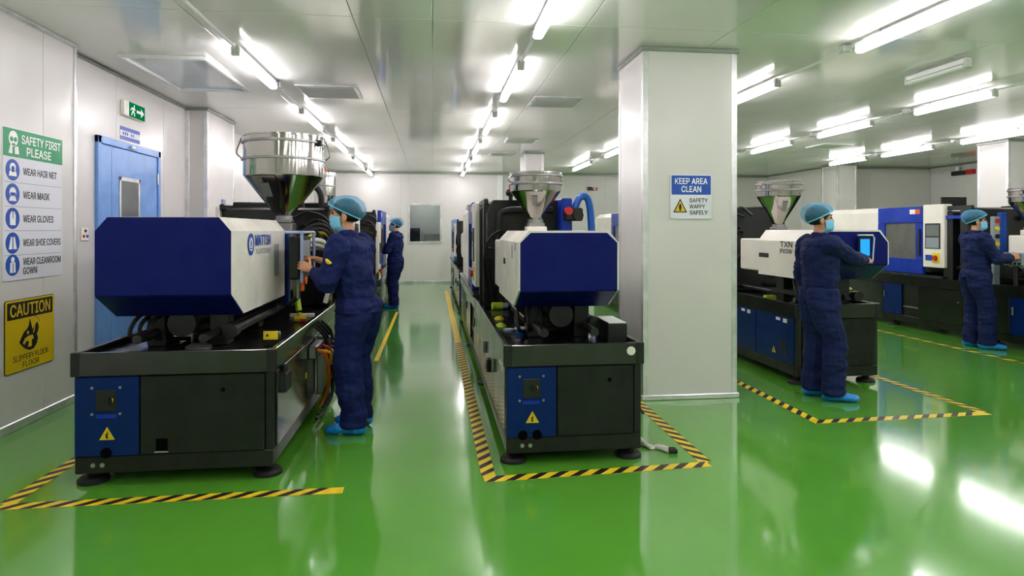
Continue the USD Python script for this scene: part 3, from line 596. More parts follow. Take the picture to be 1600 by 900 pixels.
    for k in range(3):
        a = cx - w * .7 + k * .07
        part(t, 'supply_hose', hose([(a, y0 + .5, zbm + .03), (a - .06, y0 + .36 - .05 * k, zbm - .06), (a - .05, y0 + .33, H + .02), (a + .05, y0 + .6, H - .03)], .014, 6, 14), 'rubber')
    part(t, 'carriage_cylinder', [cyl((cx + w * .75, y0 + .3, H + .06), (cx + w * .75, ye + .35, H + .06), .035), cyl((cx + w * .75, y0 + .28, H + .06), (cx + w * .75, y0 + .36, H + .06), .048)], 'oily_steel')
    # ---- hopper and barrel
    hx, hy, hz0, hz1, hz2, hr = c['hop']
    part(t, 'feed_block', [box(hx - .085, hx + .085, hy - .1, hy + .1, zbm, hz0 - .03, .01)], 'steel_dull' if not c.get('tail') else 'cream')
    hopper(t, hx, hy, hz0, hz1, hz2, hr, c.get('hrot', 0))
    m0, p0, p1, d1, e1 = c['m0'], c['p0'], c['p1'], c['d1'], c['e1']      # mold space, control column, blue door, clamp cover
    zm = (H + zt) / 2 + .05
    part(t, 'barrel', [cyl((cx, y1 - .1, zm), (cx, m0 + .05, zm), .085), cyl((cx, m0 + .02, zm), (cx, m0 + .14, zm), .085, .03)] + [cyl((cx, y1 + .05 + k * .16, zm), (cx, y1 + .13 + k * .16, zm), .098) for k in range(max(1, int((m0 - y1) / .16)))], 'steel_dull')
    # ---- mold space
    hc = c['hc']; pw = W * .92
    py = [m0 + .05, m0 + (p0 - m0) * .80]
    part(t, 'fixed_platen', [box(-pw, pw, py[0], py[0] + .16, H - .04, hc - .06, .02)], 'black')
    part(t, 'moving_platen', [box(-pw, pw, py[1], py[1] + .16, H - .04, hc - .1, .02)], 'black')
    for sx in (-1, 1):
        for z in (H + .16, hc - .2): part(t, 'tie_bar', cyl((sx * pw * .74, py[0] - .06, z), (sx * pw * .74, e1 - .3, z), .035), 'oily_steel', 'steel tie bar')
    mm = (py[0] + .16 + py[1]) / 2
    part(t, 'mold_half', [box(-pw * .5, pw * .5, py[0] + .16, mm - .05, zm - .24, zm + .22, .008)], 'oily_steel')
    part(t, 'mold_half', [box(-pw * .5, pw * .5, mm + .02, py[1], zm - .24, zm + .22, .008)], 'oily_steel')
    part(t, 'guard_beam', bx(pw * .9, pw, py[0] - .05, p0, hc - .09, hc - .03, .01), 'black'); part(t, 'guard_beam', bx(-pw, -pw * .9, py[0] - .05, p0, hc - .09, hc - .03, .01), 'black')
    part(t, 'far_guard', [bx(-W + .01, -W + .05, m0, d1, H, hc - .05, .008)], 'cream')
    if 'hood' in c:
        z = hc - .02
        part(t, 'mold_hood', [hull([(a * pw * k, yy, zz) for a in (-1, 1) for k, yy, zz in ((.95, m0 - .1, zm), (.95, m0 - .1, z - .16), (.8, m0 - .1, z - .03), (.95, m0 + .32, zm), (.95, m0 + .32, z - .16), (.8, m0 + .32, z - .03))])], 'dark', 'dark chamfered hood')
        part(t, 'hood_pipe', [hose([(-pw * .7, m0 - .14, zm), (-pw * .68, m0 - .15, z - .24), (-pw * .5, m0 - .15, z - .13), (pw * .6, m0 - .15, z - .12)], .03, 8, 20)], 'black')
        part(t, 'hood_knob', [cyl((-pw * .36, m0, z - .05), (-pw * .36, m0, z + .02), .02), lathe([(.001, z + .01), (.04, z + .015), (.05, z + .045), (.035, z + .075), (.001, z + .08)], 16, (-pw * .36, m0, 0))], 'black')
        part(t, 'knob_cap', lathe([(.001, z + .08), (.02, z + .08), (.016, z + .14), (.001, z + .145)], 10, (-pw * .36, m0, 0)), 'red')
        v = part(t, 'valve_block', [box(pw * .72, pw * .98, m0 - .32, m0 - .12, zm, hc - .04, .012)], 'blue', 'blue valve block')
        part(v, 'valve_body', [box(pw * .76, pw * 1.18, m0 - .42, m0 - .31, hc - .25, hc - .13, .015), cyl((pw * 1.05, m0 - .46, hc - .2), (pw * 1.05, m0 - .3, hc - .2), .045)], 'black')
        part(v, 'valve_knob', cyl((pw * .82, m0 - .47, hc - .16), (pw * .82, m0 - .42, hc - .16), .035), 'red', 'red knob')
        part(v, 'suction_hose', hose([(pw * 1.05, m0 - .25, hc - .16), (pw * 1.2, m0 - .25, hc - .03), (pw * 1.42, m0 - .25, hc - .08), (pw * 1.5, m0 - .25, zm + .1), (pw * 1.5, m0 - .25, H + .05)], .034, 10, 24), 'hose_blue', 'blue flexible hose')
    r_ = random.Random(c.get('seed', 1))
    for k in range(c.get('nh', 5)):
        ya = m0 + r_.uniform(-.25, .25); za = r_.uniform(zm - .1, hc - .15); xa = s * pw * r_.uniform(.55, .95)
        part(t, 'mold_hose', hose([(s * pw * .4, ya, za), (xa, ya - r_.uniform(0, .2), za + r_.uniform(.02, .12)), (s * pw * 1.0, ya + r_.uniform(-.1, .2), za - .1), (s * pw * r_.uniform(.7, .95), ya + .15, H)], .015, 6, 18), r_.choice(['rubber', 'rubber', 'black']))
    # ---- control column on the operator side
    zc0, zc1 = c.get('cz', (H + .10, hc))
    col = part(t, 'control_column', [bx(W - c.get('colw', .13), W + .015, p0, p1, zc0, zc1, .012)], 'cream', 'cream control column')
    f = W + .015; ml = (p0 + p1) / 2; hl = (p1 - p0) / 2
    part(col, 'screen_bezel', bx(f - .004, f + .008, p0 + .05, p1 - .05, zc0 + .27, zc0 + .63, .004), 'screen_frame')
    part(col, 'screen', bx(f + .006, f + .010, p0 + .07, p1 - .07, zc0 + .45, zc0 + .61, .001), 'smoked', 'grey screen')
    part(col, 'keypad', bx(f + .006, f + .011, p0 + .07, p1 - .07, zc0 + .28, zc0 + .43, .001), 'screen_off', 'pale keypad')
    part(col, 'emergency_plate', bx(f, f + .008, p0 + .06, p0 + .2, zc0 + .07, zc0 + .21, .002), 'yellow'); part(col, 'emergency_button', cyl((s * f, p0 + .13, zc0 + .14), (s * (f + .035), p0 + .13, zc0 + .14), .035), 'red', 'red emergency button')
    part(col, 'socket_plate', bx(f, f + .008, p1 - .19, p1 - .06, zc0 + .1, zc0 + .18, .002), 'sign_blue')
    part(col, 'end_face_trim', bx(W - c.get('colw', .13) + .01, W + .005, p0 - .006, p0 + .004, zc0 + .01, zc1 - .01, .002), 'cream')
    # ---- blue safety door with window
    o = W - .02
    dr = part(t, 'safety_door', [bx(o - .03, o + .03, p1 + .01, d1, H + .04, H + .26, .008), bx(o - .03, o + .03, p1 + .01, d1, hc - .26, hc - .02, .008), bx(o - .03, o + .03, p1 + .01, p1 + .15, H + .26, hc - .26, .006), bx(o - .03, o + .03, d1 - .15, d1, H + .26, hc - .26, .006)], c.get('door', 'blue'), 'blue sliding safety door')
    part(dr, 'door_window', bx(o - .006, o + .006, p1 + .14, d1 - .14, H + .25, hc - .25, .001), 'window_smoke', 'grey window')
    part(dr, 'door_sticker', [bx(o + .03, o + .0315, p1 + .06, p1 + .15, hc - .13, hc - .06, .0004)], 'orange'); part(dr, 'door_sticker', [bx(o + .03, o + .0315, p1 + .15, p1 + .26, hc - .13, hc - .06, .0004)], 'white')
    part(dr, 'door_handle', [bx(o + .03, o + .06, p1 + .04, p1 + .07, (H + hc) / 2 - .22, (H + hc) / 2 + .18, .008)], 'black')
    part(t, 'door_track', bx(W - .06, W + .03, p0, e1, H + .0, H + .035, .004), 'oily_steel')
    part(t, 'clamp_block', [box(-pw * .6, pw * .6, p1 + .25, d1 - .1, zm - .26, zm + .26, .02)], 'oily_steel')
    # ---- clamp cover
    part(t, 'clamp_cover', [hull([(a * k, yy, z) for a in (-1, 1) for yy in (d1, e1) for k, z in ((W - .03, H), (W - .03, hc - .09), (W - .12, hc - .01))])], 'cream', 'cream rear clamp cover', smooth=False)
    part(t, 'top_vent_box', [box(-W * .95, -W * .2, m0 + .5, p0 + .05, hc - .02, hc + .09, .01)], 'dark') if c.get('topbox') else None
    return t

cfg1 = dict(s=1, W=1.09, H=.768, L=4.9, split=.345, holes=(0,), square_hole=True,
    side=[(.93, 'proud', 'ky'), (.62, 'dark', 'h'), (.9, 'dark', 'k'), (.9, 'dark', 'h')],
    cx=-.075, cw=.75, cy0=.03, cy1=1.40, zt=1.545, zc=1.462, zf=1.09, zb=.945, ch=.068, slant=.25, rimw=.002,
    hop=(.19, 1.88, 1.56, 1.925, 2.275, .335), hrot=-8, m0=2.35, p0=3.6, p1=3.9, d1=4.0, e1=4.8, hc=1.74, seed=5, nh=9, door='dark')
big = machine('molding_machine', 'large navy and cream molding machine at the left with the biggest steel hopper', -1.478, 3.92, cfg1)
cfg2 = dict(s=-1, W=.865, H=.752, L=6.35, split=.315, holes=(-.055, .035), rim_disc=True,
    side=[(.75, 'dark', 'hl'), (.75, 'dark', 'h'), (.7, 'dark', 'y'), (.8, 'dark', 'h'), (.7, 'open', ''), (.9, 'dark', 'h')],
    cx=-.005, cw=.665, cy0=.14, cy1=1.35, zt=1.462, zc=1.388, zf=1.075, zb=.95, ch=.068, slant=.24, rimw=.012, tail=(1.75, 1.385),
    hop=(.01, 1.6, 1.53, 1.80, 1.965, .222), m0=2.15, p0=2.82, p1=3.25, d1=4.1, e1=6.3, hc=1.80, hood=1, seed=3, nh=2, cz=(.86, 1.76))
mid = machine('molding_machine', 'navy and cream molding machine in the middle, left of the large pillar', .887, 3.95, cfg2)
cfg3 = dict(s=-1, W=.82, H=.765, L=7.7,
    side=[(.72, 'blue', 'vtl'), (.75, 'blue', 'hl'), (.75, 'blue', 'h'), (.75, 'blue', ''), (.9, 'dark', ''), (.9, 'dark', '')],
    cx=-.015, cw=.77, cy0=-.20, cy1=.75, zt=1.468, zc=1.358, zf=1.15, zb=1.005, ch=.085, slant=.22, rimw=.016, tail=(1.16, 1.375),
    hop=(-.0, 1.05, 1.50, 1.835, 2.0, .235), m0=1.6, p0=3.3, p1=3.75, d1=6.3, e1=7.65, hc=1.80, seed=11, nh=7)
rgt = machine('molding_machine', 'navy and cream molding machine right of the large pillar with a lit tablet', 3.82, 5.65, cfg3)
cfg4 = dict(s=-1, W=.95, H=.78, L=5.7,
    side=[(.45, 'blue', 'v'), (1.2, 'blue', 'vth'), (.52, 'dark', ''), (.98, 'dark', 'k'), (.33, 'open', ''), (.41, 'blue', 'h'), (.9, 'dark', '')],
    cx=.2, cw=.95, cy0=.05, cy1=1.5, zt=1.46, zc=1.38, zf=1.10, zb=.97, ch=.09, slant=.22, rimw=.015, tail=(1.93, 1.40),
    hop=(.05, 1.90, 1.50, 1.82, 2.0, .25), m0=2.3, p0=2.72, p1=3.10, d1=4.05, e1=5.6, hc=1.83, seed=21, nh=0, cz=(.93, 1.83), topbox=1)
far_r = machine('molding_machine', 'molding machine at the right edge with bright blue windowed door and cream control column', 7.56, 5.40, cfg4)
cfg5 = dict(cfg1, L=5.4, hop=(-.28, 1.5, 1.6, 2.02, 2.40, .155), hrot=30, p0=1.7, p1=2.1, d1=3.4, e1=5.2, m0=1.62, hc=1.83, seed=31, square_hole=False, cz=(.62, 1.6), door='blue', cy1=1.2, colw=.36)
left_far = machine('molding_machine', 'molding machine behind the big left one, beside the small far worker', -1.45, 9.25, cfg5)
cfg6 = dict(cfg2, L=5.3, rim_disc=False, hood=None, p0=2.3, p1=2.7, d1=4.6, e1=5.2, hc=1.72, seed=41, door='door_blue', cz=(.9, 1.6)); cfg6.pop('hood')
machine('molding_machine', 'farthest molding machine with a light blue door, behind the middle one', .90, 11.2, cfg6)

# ---- extra parts of single machines
P = sign_map((.303, 0, 0), (0, 1, 0), (0, 0, 1))             # big machine, operator side of the cover
lg = part(big, 'logo', P(disc(.072, .0012, 28, (.43, 1.375))), 'sign_blue', 'round blue logo')
part(lg, 'logo_ring', [P(disc(.045, .0008, 24, (.43, 1.375)), 0, 0, .0012)], 'cream', smooth=False)
part(lg, 'logo_mark', [P(poly([(.405, 1.358), (.43, 1.41), (.455, 1.358), (.442, 1.358), (.43, 1.385), (.418, 1.358)], .0006), 0, 0, .002), P(rrect(.04, .01, .001, .0006, .41, 1.343), 0, 0, .002)], 'sign_blue', smooth=False)
part(big, 'brand_text', P(text('MATTSN', .068, .40), .535, 1.365, 0), 'sign_blue', 'blue lettering MATTSN', smooth=False)
part(big, 'brand_text', P(text('PLATCOMNET', .036, .44, False), .555, 1.305, 0), 'print_pale', 'small pale grey lettering', smooth=False)
part(big, 'paper_notice', P(rrect(.14, .24, .004, .001, 1.05, 1.12), 0, 0, 0), 'print_pale')
# control box on an arm at the operator side
pb = part(big, 'control_box', [box(.42, .50, .98, 1.42, 1.10, 1.42, .012)], 'dark', 'grey control box')
part(pb, 'carry_frame', [tube([(.52, .96, 1.08), (.52, .96, 1.45), (.52, 1.44, 1.45), (.52, 1.44, 1.08)], .012, 8), tube([(.40, .96, 1.45), (.52, .96, 1.45)], .012, 8), tube([(.40, 1.44, 1.45), (.52, 1.44, 1.45)], .012, 8)], 'lavender')
part(pb, 'screen', box(.499, .505, 1.05, 1.36, 1.24, 1.39, .002), 'screen_off'); part(pb, 'keypad', box(.499, .505, 1.05, 1.36, 1.12, 1.21, .002), 'screen_frame')
part(pb, 'emergency_button', cyl((.50, 1.02, 1.17), (.53, 1.02, 1.17), .022), 'red')
part(pb, 'support_arm', [tube([(.44, 1.2, 1.10), (.44, 1.2, .95), (.36, 1.3, .88)], .022, 8)], 'steel_dull')
part(big, 'blue_guard', box(.28, .33, 1.405, 1.47, .86, 1.46, .006), 'panel_blue', 'narrow blue guard strip behind the cover')
part(big, 'barrel_guard', [hull([(a, yy, z) for yy in (1.42, 2.2) for a, z in ((-.4, .95), (.26, .95), (.26, 1.3), (.16, 1.42), (-.3, 1.42), (-.4, 1.3))])], 'black', 'black barrel guard')
part(big, 'top_beam', [box(-.46, .50, 2.62, 2.72, 1.66, 1.74, .01)], 'black')
part(big, 'hydraulic_unit', [box(-.44, .46, 2.5, 3.4, .8, 1.62, .03), box(-.3, .5, 2.46, 2.52, 1.2, 1.55, .01)], 'black', 'black clamp unit')
for k in range(5): part(big, 'clamp_rib', box(-.4 + k * .17, -.36 + k * .17, 2.44, 2.52, .95, 1.6, .008), 'dark')
part(big, 'hose_loop', hose([(.22, 2.56, 1.62), (.20, 2.56, 1.80), (.26, 2.56, 1.89), (.33, 2.56, 1.89), (.39, 2.56, 1.80), (.38, 2.56, 1.6)], .028, 10, 26), 'rubber', 'thick black hose loop')
for k, (za, zb_, mt) in enumerate([(1.30, 1.12, 'hose_white'), (1.26, 1.2, 'hose_white'), (1.22, 1.05, 'steel_dull'), (1.4, 1.25, 'rubber'), (1.44, 1.3, 'rubber'), (1.36, 1.18, 'yellow')]):
    part(big, 'service_hose', hose([(.30, 1.75 + k * .06, za), (.42, 1.9 + k * .05, za + .08), (.53, 2.05 + k * .04, za + .02), (.55, 2.12 + k * .03, zb_ - .1), (.50, 2.1 + k * .05, .80)], .016 if mt != 'hose_white' else .02, 7, 20), mt)
part(big, 'nozzle_valve', [cyl((.36, 1.66, 1.06), (.42, 1.66, 1.06), .05), box(.35, .40, 1.62, 1.70, .95, 1.05, .01)], 'orange', 'orange valve')
part(big, 'green_pipe', hose([(.34, 1.6, 1.0), (.36, 1.58, .9), (.38, 1.55, .8)], .025, 8, 8), 'lime')
part(big, 'side_switch_box', [box(.549, .60, .1, .24, .48, .60, .008), cyl((.57, .17, .6), (.57, .17, .64), .02)], 'rubber', 'black switch box')
mf = part(big, 'water_manifold', [box(.555, .62, 1.0, 1.32, .50, .60, .01), box(.555, .66, 1.35, 1.40, .15, .62, .01)], 'steel_dull', 'steel water manifold')
for k, mt in enumerate(['orange', 'yellow', 'rubber', 'red', 'rubber', 'hose_white', 'rubber', 'orange']):
    yy = 1.02 + k * .07; e = .03 * math.sin(k * 2.1)
    part(mf, 'water_hose', hose([(.62, yy, .57 - .02 * (k % 3)), (.68 + e, yy + .03, .52), (.69 - e, yy + .1, .34 + e), (.66, yy + .14, .2 + .03 * (k % 4)), (.60, yy + .16, .1)], .013, 6, 16), mt)
for k in range(4): part(mf, 'return_hose', hose([(.57, 1.2 + .1 * k, .72), (.64, 1.25 + .1 * k, .62), (.66, 1.4 + .06 * k, .40), (.63, 1.3 + .12 * k, .06), (.60, 1.1 + .1 * k, .03)], .012, 6, 18), 'rubber')
part(left_far, 'beacon', cyl((-.28, 1.42, 2.40), (-.28, 1.42, 2.46), .03), 'orange', 'orange beacon on the hopper')
part(left_far, 'column_label', box(.28, .36, 1.692, 1.695, 1.25, 1.36, .001), 'blue', 'blue label')
part(big, 'level_sensor', [box(.47, .53, 1.72, 1.78, 2.19, 2.24, .006)], 'rubber', 'black sensor on the hopper rim'); part(big, 'sensor_tip', box(.42, .47, 1.73, 1.77, 2.23, 2.27, .006), 'orange', 'orange sensor tip')
part(far_r, 'lintel', box(-.46, -.40, 2.3, 2.74, 1.62, 1.665, .004), 'blue', 'blue lintel over the mold opening')
# right machine: tablet on the front panel and lettering
tb = part(rgt, 'tablet', box(.035, .15, -.255, -.225, 1.20, 1.40, .008), 'screen_frame', 'black touch tablet')
part(tb, 'tablet_screen', box(.047, .138, -.259, -.253, 1.235, 1.385, .001), 'screen_on', 'lit blue screen')
part(tb, 'tablet_handle', [tube([(.015, -.26, 1.42), (.165, -.26, 1.42), (.18, -.26, 1.395), (.165, -.26, 1.19), (.14, -.26, 1.175)], .008, 8)], 'alu', 'bent metal handle')
part(tb, 'tablet_arm', box(.07, .12, -.227, -.2, 1.26, 1.35, .004), 'black')
P = sign_map((-.4012, 0, 0), (0, -1, 0), (0, 0, 1))
part(rgt, 'model_text', [P(text('TXN', .055, .22), -.32, 1.30, 0), P(text('PXSW', .042, .22), -.32, 1.24, 0)], 'print_grey', 'grey letters on the cream cover', smooth=False)
part(rgt, 'name_plate', P(rrect(.19, .045, .006, .003, -.73, 1.185)), 'sign_black', 'black name plate')
# middle machine: labels on the cover side
P = sign_map((-.3385, 0, 0), (0, -1, 0), (0, 0, 1))
part(mid, 'side_label', [P(rrect(.05, .09, .003, .001, -.5, 1.27)), P(rrect(.05, .05, .003, .001, -.32, 1.33))], 'print_pale'); part(mid, 'side_latch', P(rrect(.05, .045, .004, .008, -.95, 1.21)), 'dark')
part(mid, 'side_box', [box(.433, .47, .12, .26, .50, .64, .008)], 'rubber', 'black socket box'); part(mid, 'side_cable', hose([(.45, .2, .5), (.46, .22, .38), (.46, .18, .32), (.50, .15, .25)], .008, 6, 14), 'rubber')
part(mid, 'side_box', box(-.46, -.433, 1.1, 1.2, .34, .44, .006), 'rubber')

# ================================================================== THINGS LYING ABOUT
TR = .752 - .04
def on_bed(z0): return z0
t = thing('plastic_tub', 'round white topped blue tub on the bed of the middle machine', 'tub', (.645, 4.62, TR))
part(t, 'tub', lathe([(.001, 0), (.042, 0), (.05, .03), (.05, .036), (.001, .036)], 24), 'sign_blue'); part(t, 'lid', lathe([(.001, .036), (.054, .036), (.054, .046), (.001, .048)], 24), 'white')
t = thing('lid', 'flat white lid with a blue edge lying behind the blue tub', 'lid', (.57, 4.78, TR)); part(t, 'disc', lathe([(.001, 0), (.045, 0), (.045, .012), (.001, .014)], 20), 'lavender'); part(t, 'top', lathe([(.001, .013), (.036, .014), (.001, .017)], 20), 'white')
solo('rag', [lathe([(.001, 0), (.05, 0), (.035, .016), (.012, .028), (.001, .026)], 11)], 'lime', 'crumpled yellow green rag by the lid on the middle machine', 'rag', loc=(.53, 5.0, TR))
solo('rag', [lathe([(.001, 0), (.045, 0), (.03, .02), (.001, .03)], 9)], 'yellow', 'small yellow scrap farther back on the middle machine bed', 'scrap', loc=(.56, 5.4, TR))
t = thing('label_roll', 'pale green roll lying near the control column of the middle machine', 'roll', (.59, 6.05, TR)); part(t, 'roll', cyl((-.03, 0, .035), (.07, .02, .035), .035), 'lime'); part(t, 'core', cyl((.07, .02, .035), (.12, .03, .035), .028), 'lavender')
solo('pipe_fitting', [box(-.05, .05, -.03, .03, 0, .03, .008), cyl((-.03, 0, .03), (-.03, 0, .05), .015)], 'orange', 'small orange fitting farthest back on the middle machine bed', 'fitting', loc=(.57, 6.45, TR))
t = thing('terminal_box', 'black metal box with a white top on the right of the middle machine bed', 'box', (1.215, 4.30, TR)); part(t, 'body', box(-.06, .07, -.17, .17, 0, .135, .006), 'black'); part(t, 'top', box(-.055, .065, -.165, .165, .135, .142, .002), 'white', 'white top'); part(t, 'cable', hose([(.0, .17, .1), (-.05, .25, .1), (-.09, .18, .03), (-.1, .1, .01)], .009, 6, 12), 'hose_white')
t = thing('junction_post', 'small dark post with a white cap under the cover of the middle machine', 'post', (.79, 4.92, TR)); part(t, 'post', box(-.03, .03, -.03, .03, 0, .15, .005), 'dark'); part(t, 'cap', box(-.036, .036, -.036, .036, .15, .175, .006), 'white')
t = thing('cable_bundle', 'bundle of white cables with black plugs on the floor right of the middle machine', 'cables', (1.34, 4.25, 0))
for k in range(4): part(t, 'cable', hose([(.005, .16 + .03 * k, .16 - .01 * k), (.03 + .01 * k, .06 + .02 * k, .03 + .01 * k), (.10, -.05 - .02 * k, .012), (.17, -.14 + .02 * k, .012), (.2 + .012 * k, -.2 + .015 * k, .012)], .011, 7, 18), 'hose_white', 'white cable')
for k in range(2): part(t, 'plug', cyl((.2 + .012 * k, -.2 + .03 * k, .016), (.255, -.21 + .03 * k, .016), .015, seg=10), 'rubber')
t = thing('yellow_tag', 'yellow tag block on the right front of the big left machine bed', 'tag', (-1.02, 4.25, .768 - .04)); part(t, 'block', box(-.05, .05, -.03, .03, 0, .09, .006), 'dark'); part(t, 'tag', box(-.045, .045, -.034, -.03, .045, .1, .002), 'yellow'); part(t, 'tag_hole', cyl((-.02, -.036, .072), (-.02, -.0335, .072), .008, seg=10), 'rubber')
t = thing('brass_fitting', 'brass and red fittings on the edge of the big left machine bed', 'fitting', (-1.06, 5.30, .768 - .04)); part(t, 'brass', [cyl((-.04, 0, .03), (.05, .02, .03), .026, seg=8), cyl((0, .01, .03), (0, .01, .075), .018, seg=8)], 'yellow'); part(t, 'red_cap', cyl((.02, -.07, .02), (.06, -.06, .02), .016), 'red')
solo('steel_bar', [box(-.1, .1, -.02, .02, 0, .03, .004)], 'hose_white', 'short white bar behind the brass fittings on the big machine', 'bar', loc=(-1.1, 5.62, .768 - .04))
solo('coupling', lathe([(.001, 0), (.07, 0), (.075, .03), (.05, .045), (.02, .05), (.001, .05)], 18), 'steel_dull', 'flat round steel coupling on the front of the big machine bed', 'coupling', loc=(-1.42, 4.12, .768 - .04))
solo('packet', [box(-.06, .06, -.04, .04, 0, .05, .01)], 'lime', 'lime green packet on the bed of the machine behind the pillar', 'packet', loc=(3.56, 6.42, .765 - .04))
t = thing('parts_tray', 'pale green and white tray on the right of the tablet machine bed', 'tray', (4.06, 6.05, .765 - .04)); part(t, 'stand', box(-.1, .1, -.08, .08, 0, .14, .006), 'black'); part(t, 'tray', box(-.12, .12, -.1, .1, .14, .16, .006), 'lime'); part(t, 'sheet', box(-.02, .115, -.09, .09, .16, .166, .002), 'white')
t = thing('spray_bottle', 'small white bottle at the front of the tablet machine bed', 'bottle', (3.87, 5.73, .765 - .04)); part(t, 'bottle', lathe([(.001, 0), (.024, 0), (.024, .06), (.01, .08), (.01, .09), (.001, .09)], 16), 'white'); part(t, 'cap', lathe([(.001, .09), (.012, .09), (.012, .108), (.001, .108)], 12), 'lavender')
t = thing('hand_terminal', 'pale control pendant with dark keys on the right edge machine', 'pendant', (7.215, 7.16, .745))
part(t, 'body', box(-.03, .06, -.14, .14, .27, .44, .015), 'screen_off'); part(t, 'stand', box(-.0, .04, -.03, .03, 0, .28, .008), 'black')
for k in range(4): part(t, 'key', box(-.036, -.029, -.11 + k * .06, -.075 + k * .06, .29, .32, .003), 'rubber')
part(t, 'display', box(-.036, -.029, -.11, .07, .35, .42, .003), 'sign_blue')
t = thing('switch_post', 'pale post with a column of coloured buttons behind the rightmost worker', 'switch post', (7.32, 7.55, .745))
part(t, 'post', box(-.05, .05, -.03, .03, 0, .90, .01), 'screen_off'); part(t, 'blue_side', box(.06, .16, -.02, .04, .42, .95, .01), 'sign_blue')
for k, mt in enumerate(['red', 'yellow', 'dark', 'yellow', 'dark']): part(t, 'button', cyl((0, -.045, .84 - k * .10), (0, -.03, .84 - k * .10), .03), mt)

# ================================================================== PEOPLE
def man_pts(c, r, n=12):
    r = np.broadcast_to(np.asarray(r, float), (3,)); u = np.linspace(0, 2 * np.pi, n, endpoint=False); v = np.linspace(-np.pi / 2, np.pi / 2, n // 2 + 1)
    p = [(math.cos(b) * math.cos(a), math.cos(b) * math.sin(a), math.sin(b)) for b in v for a in u]
    return np.asarray(p) * r + np.asarray(c, float)
def bone(*ends): return m3.Manifold.hull_points(np.vstack([man_pts(c, r) for c, r in ends]).astype(np.float32))
def union(ms): return m3.Manifold.batch_boolean(ms, m3.OpType.Add)
def to_tm(m): q = m.to_mesh(); return tm(q.vert_properties[:, :3], q.tri_verts)
def to_m(t): return m3.Manifold(m3.Mesh(np.asarray(t.vertices, np.float32), np.asarray(t.faces, np.uint32)))
def soft(m, edge, it=10, lam=.5):
    t = to_tm(m.refine_to_length(edge)); t.merge_vertices(); trimesh.smoothing.filter_taubin(t, lamb=lam, nu=lam + .03, iterations=it); return t
def wrinkle(t, amp, sc, seed):
    n = t.vertex_normals; p = np.array(t.vertices)
    d = meshkit.fbm(p * np.asarray(sc), 3, seed) - .5
    q = p * np.asarray(sc) * np.array((1.6, 1.6, 1.5)) + 2.5 * meshkit.noise(p * 5, seed + 2)[:, None]
    d2 = np.abs(2 * meshkit.noise(q, seed + 9) - 1)
    r = meshkit.noise(p * np.asarray(sc) * .6 + 9, seed + 5); ridge = 1 - np.abs(2 * r - 1) * 2
    t.vertices = p + n * (amp * (1.2 * d + .30 * ridge + (.38 * (.5 - np.sqrt(d2)) if amp > .01 else 0)))[:, None]; return t
def unit(v): v = np.asarray(v, float); return v / np.linalg.norm(v)
def elbow_of(S, Wp, a, b, pole):
    S, Wp = np.asarray(S, float), np.asarray(Wp, float); d = Wp - S; L = min(np.linalg.norm(d), (a + b) * .995); d = unit(d)
    x = (a * a - b * b + L * L) / (2 * L); h = math.sqrt(max(a * a - x * x, 0)); p = np.asarray(pole, float); p = unit(p - d * (p @ d))
    return S + d * x + p * h, S + d * L
def hand_of(w, d, n, side, curl=(.35, .5, .4)):
    """palm and five fingers; d along the hand, n where the palm faces, side +1 puts the thumb at +cross(n, d)."""
    w, d = np.asarray(w, float), unit(d); n = unit(n - d * (np.asarray(n) @ d)); t = np.cross(n, d) * side; ms = []
    kn = [w + d * .088 + t * .030, w + d * .092 + t * .010, w + d * .088 - t * .010, w + d * .080 - t * .029]
    ms.append(bone((w, .022), (w + d * .03 + t * .02, .015), (w + d * .03 - t * .02, .014), *[(k, .0125) for k in kn]))
    for k, ln in zip(kn, (.072, .080, .074, .058)):
        p, q, r = k, d, .0098
        for f, c in zip((.45, .30, .25), curl):
            q = unit(q * math.cos(c) + n * math.sin(c)); e = p + q * ln * f; ms.append(bone((p, r), (e, r - .0008))); p, r = e, r - .0008
            n2 = n
    p = w + d * .028 + t * .026; q = unit(d * .62 + t * .66 + n * .35)
    for f, r in ((.042, .0125), (.032, .0105), (.024, .0092)):
        e = p + q * f; ms.append(bone((p, r), (e, r - .001))); p = e; q = unit(q + d * .35 + n * .15)
    return ms

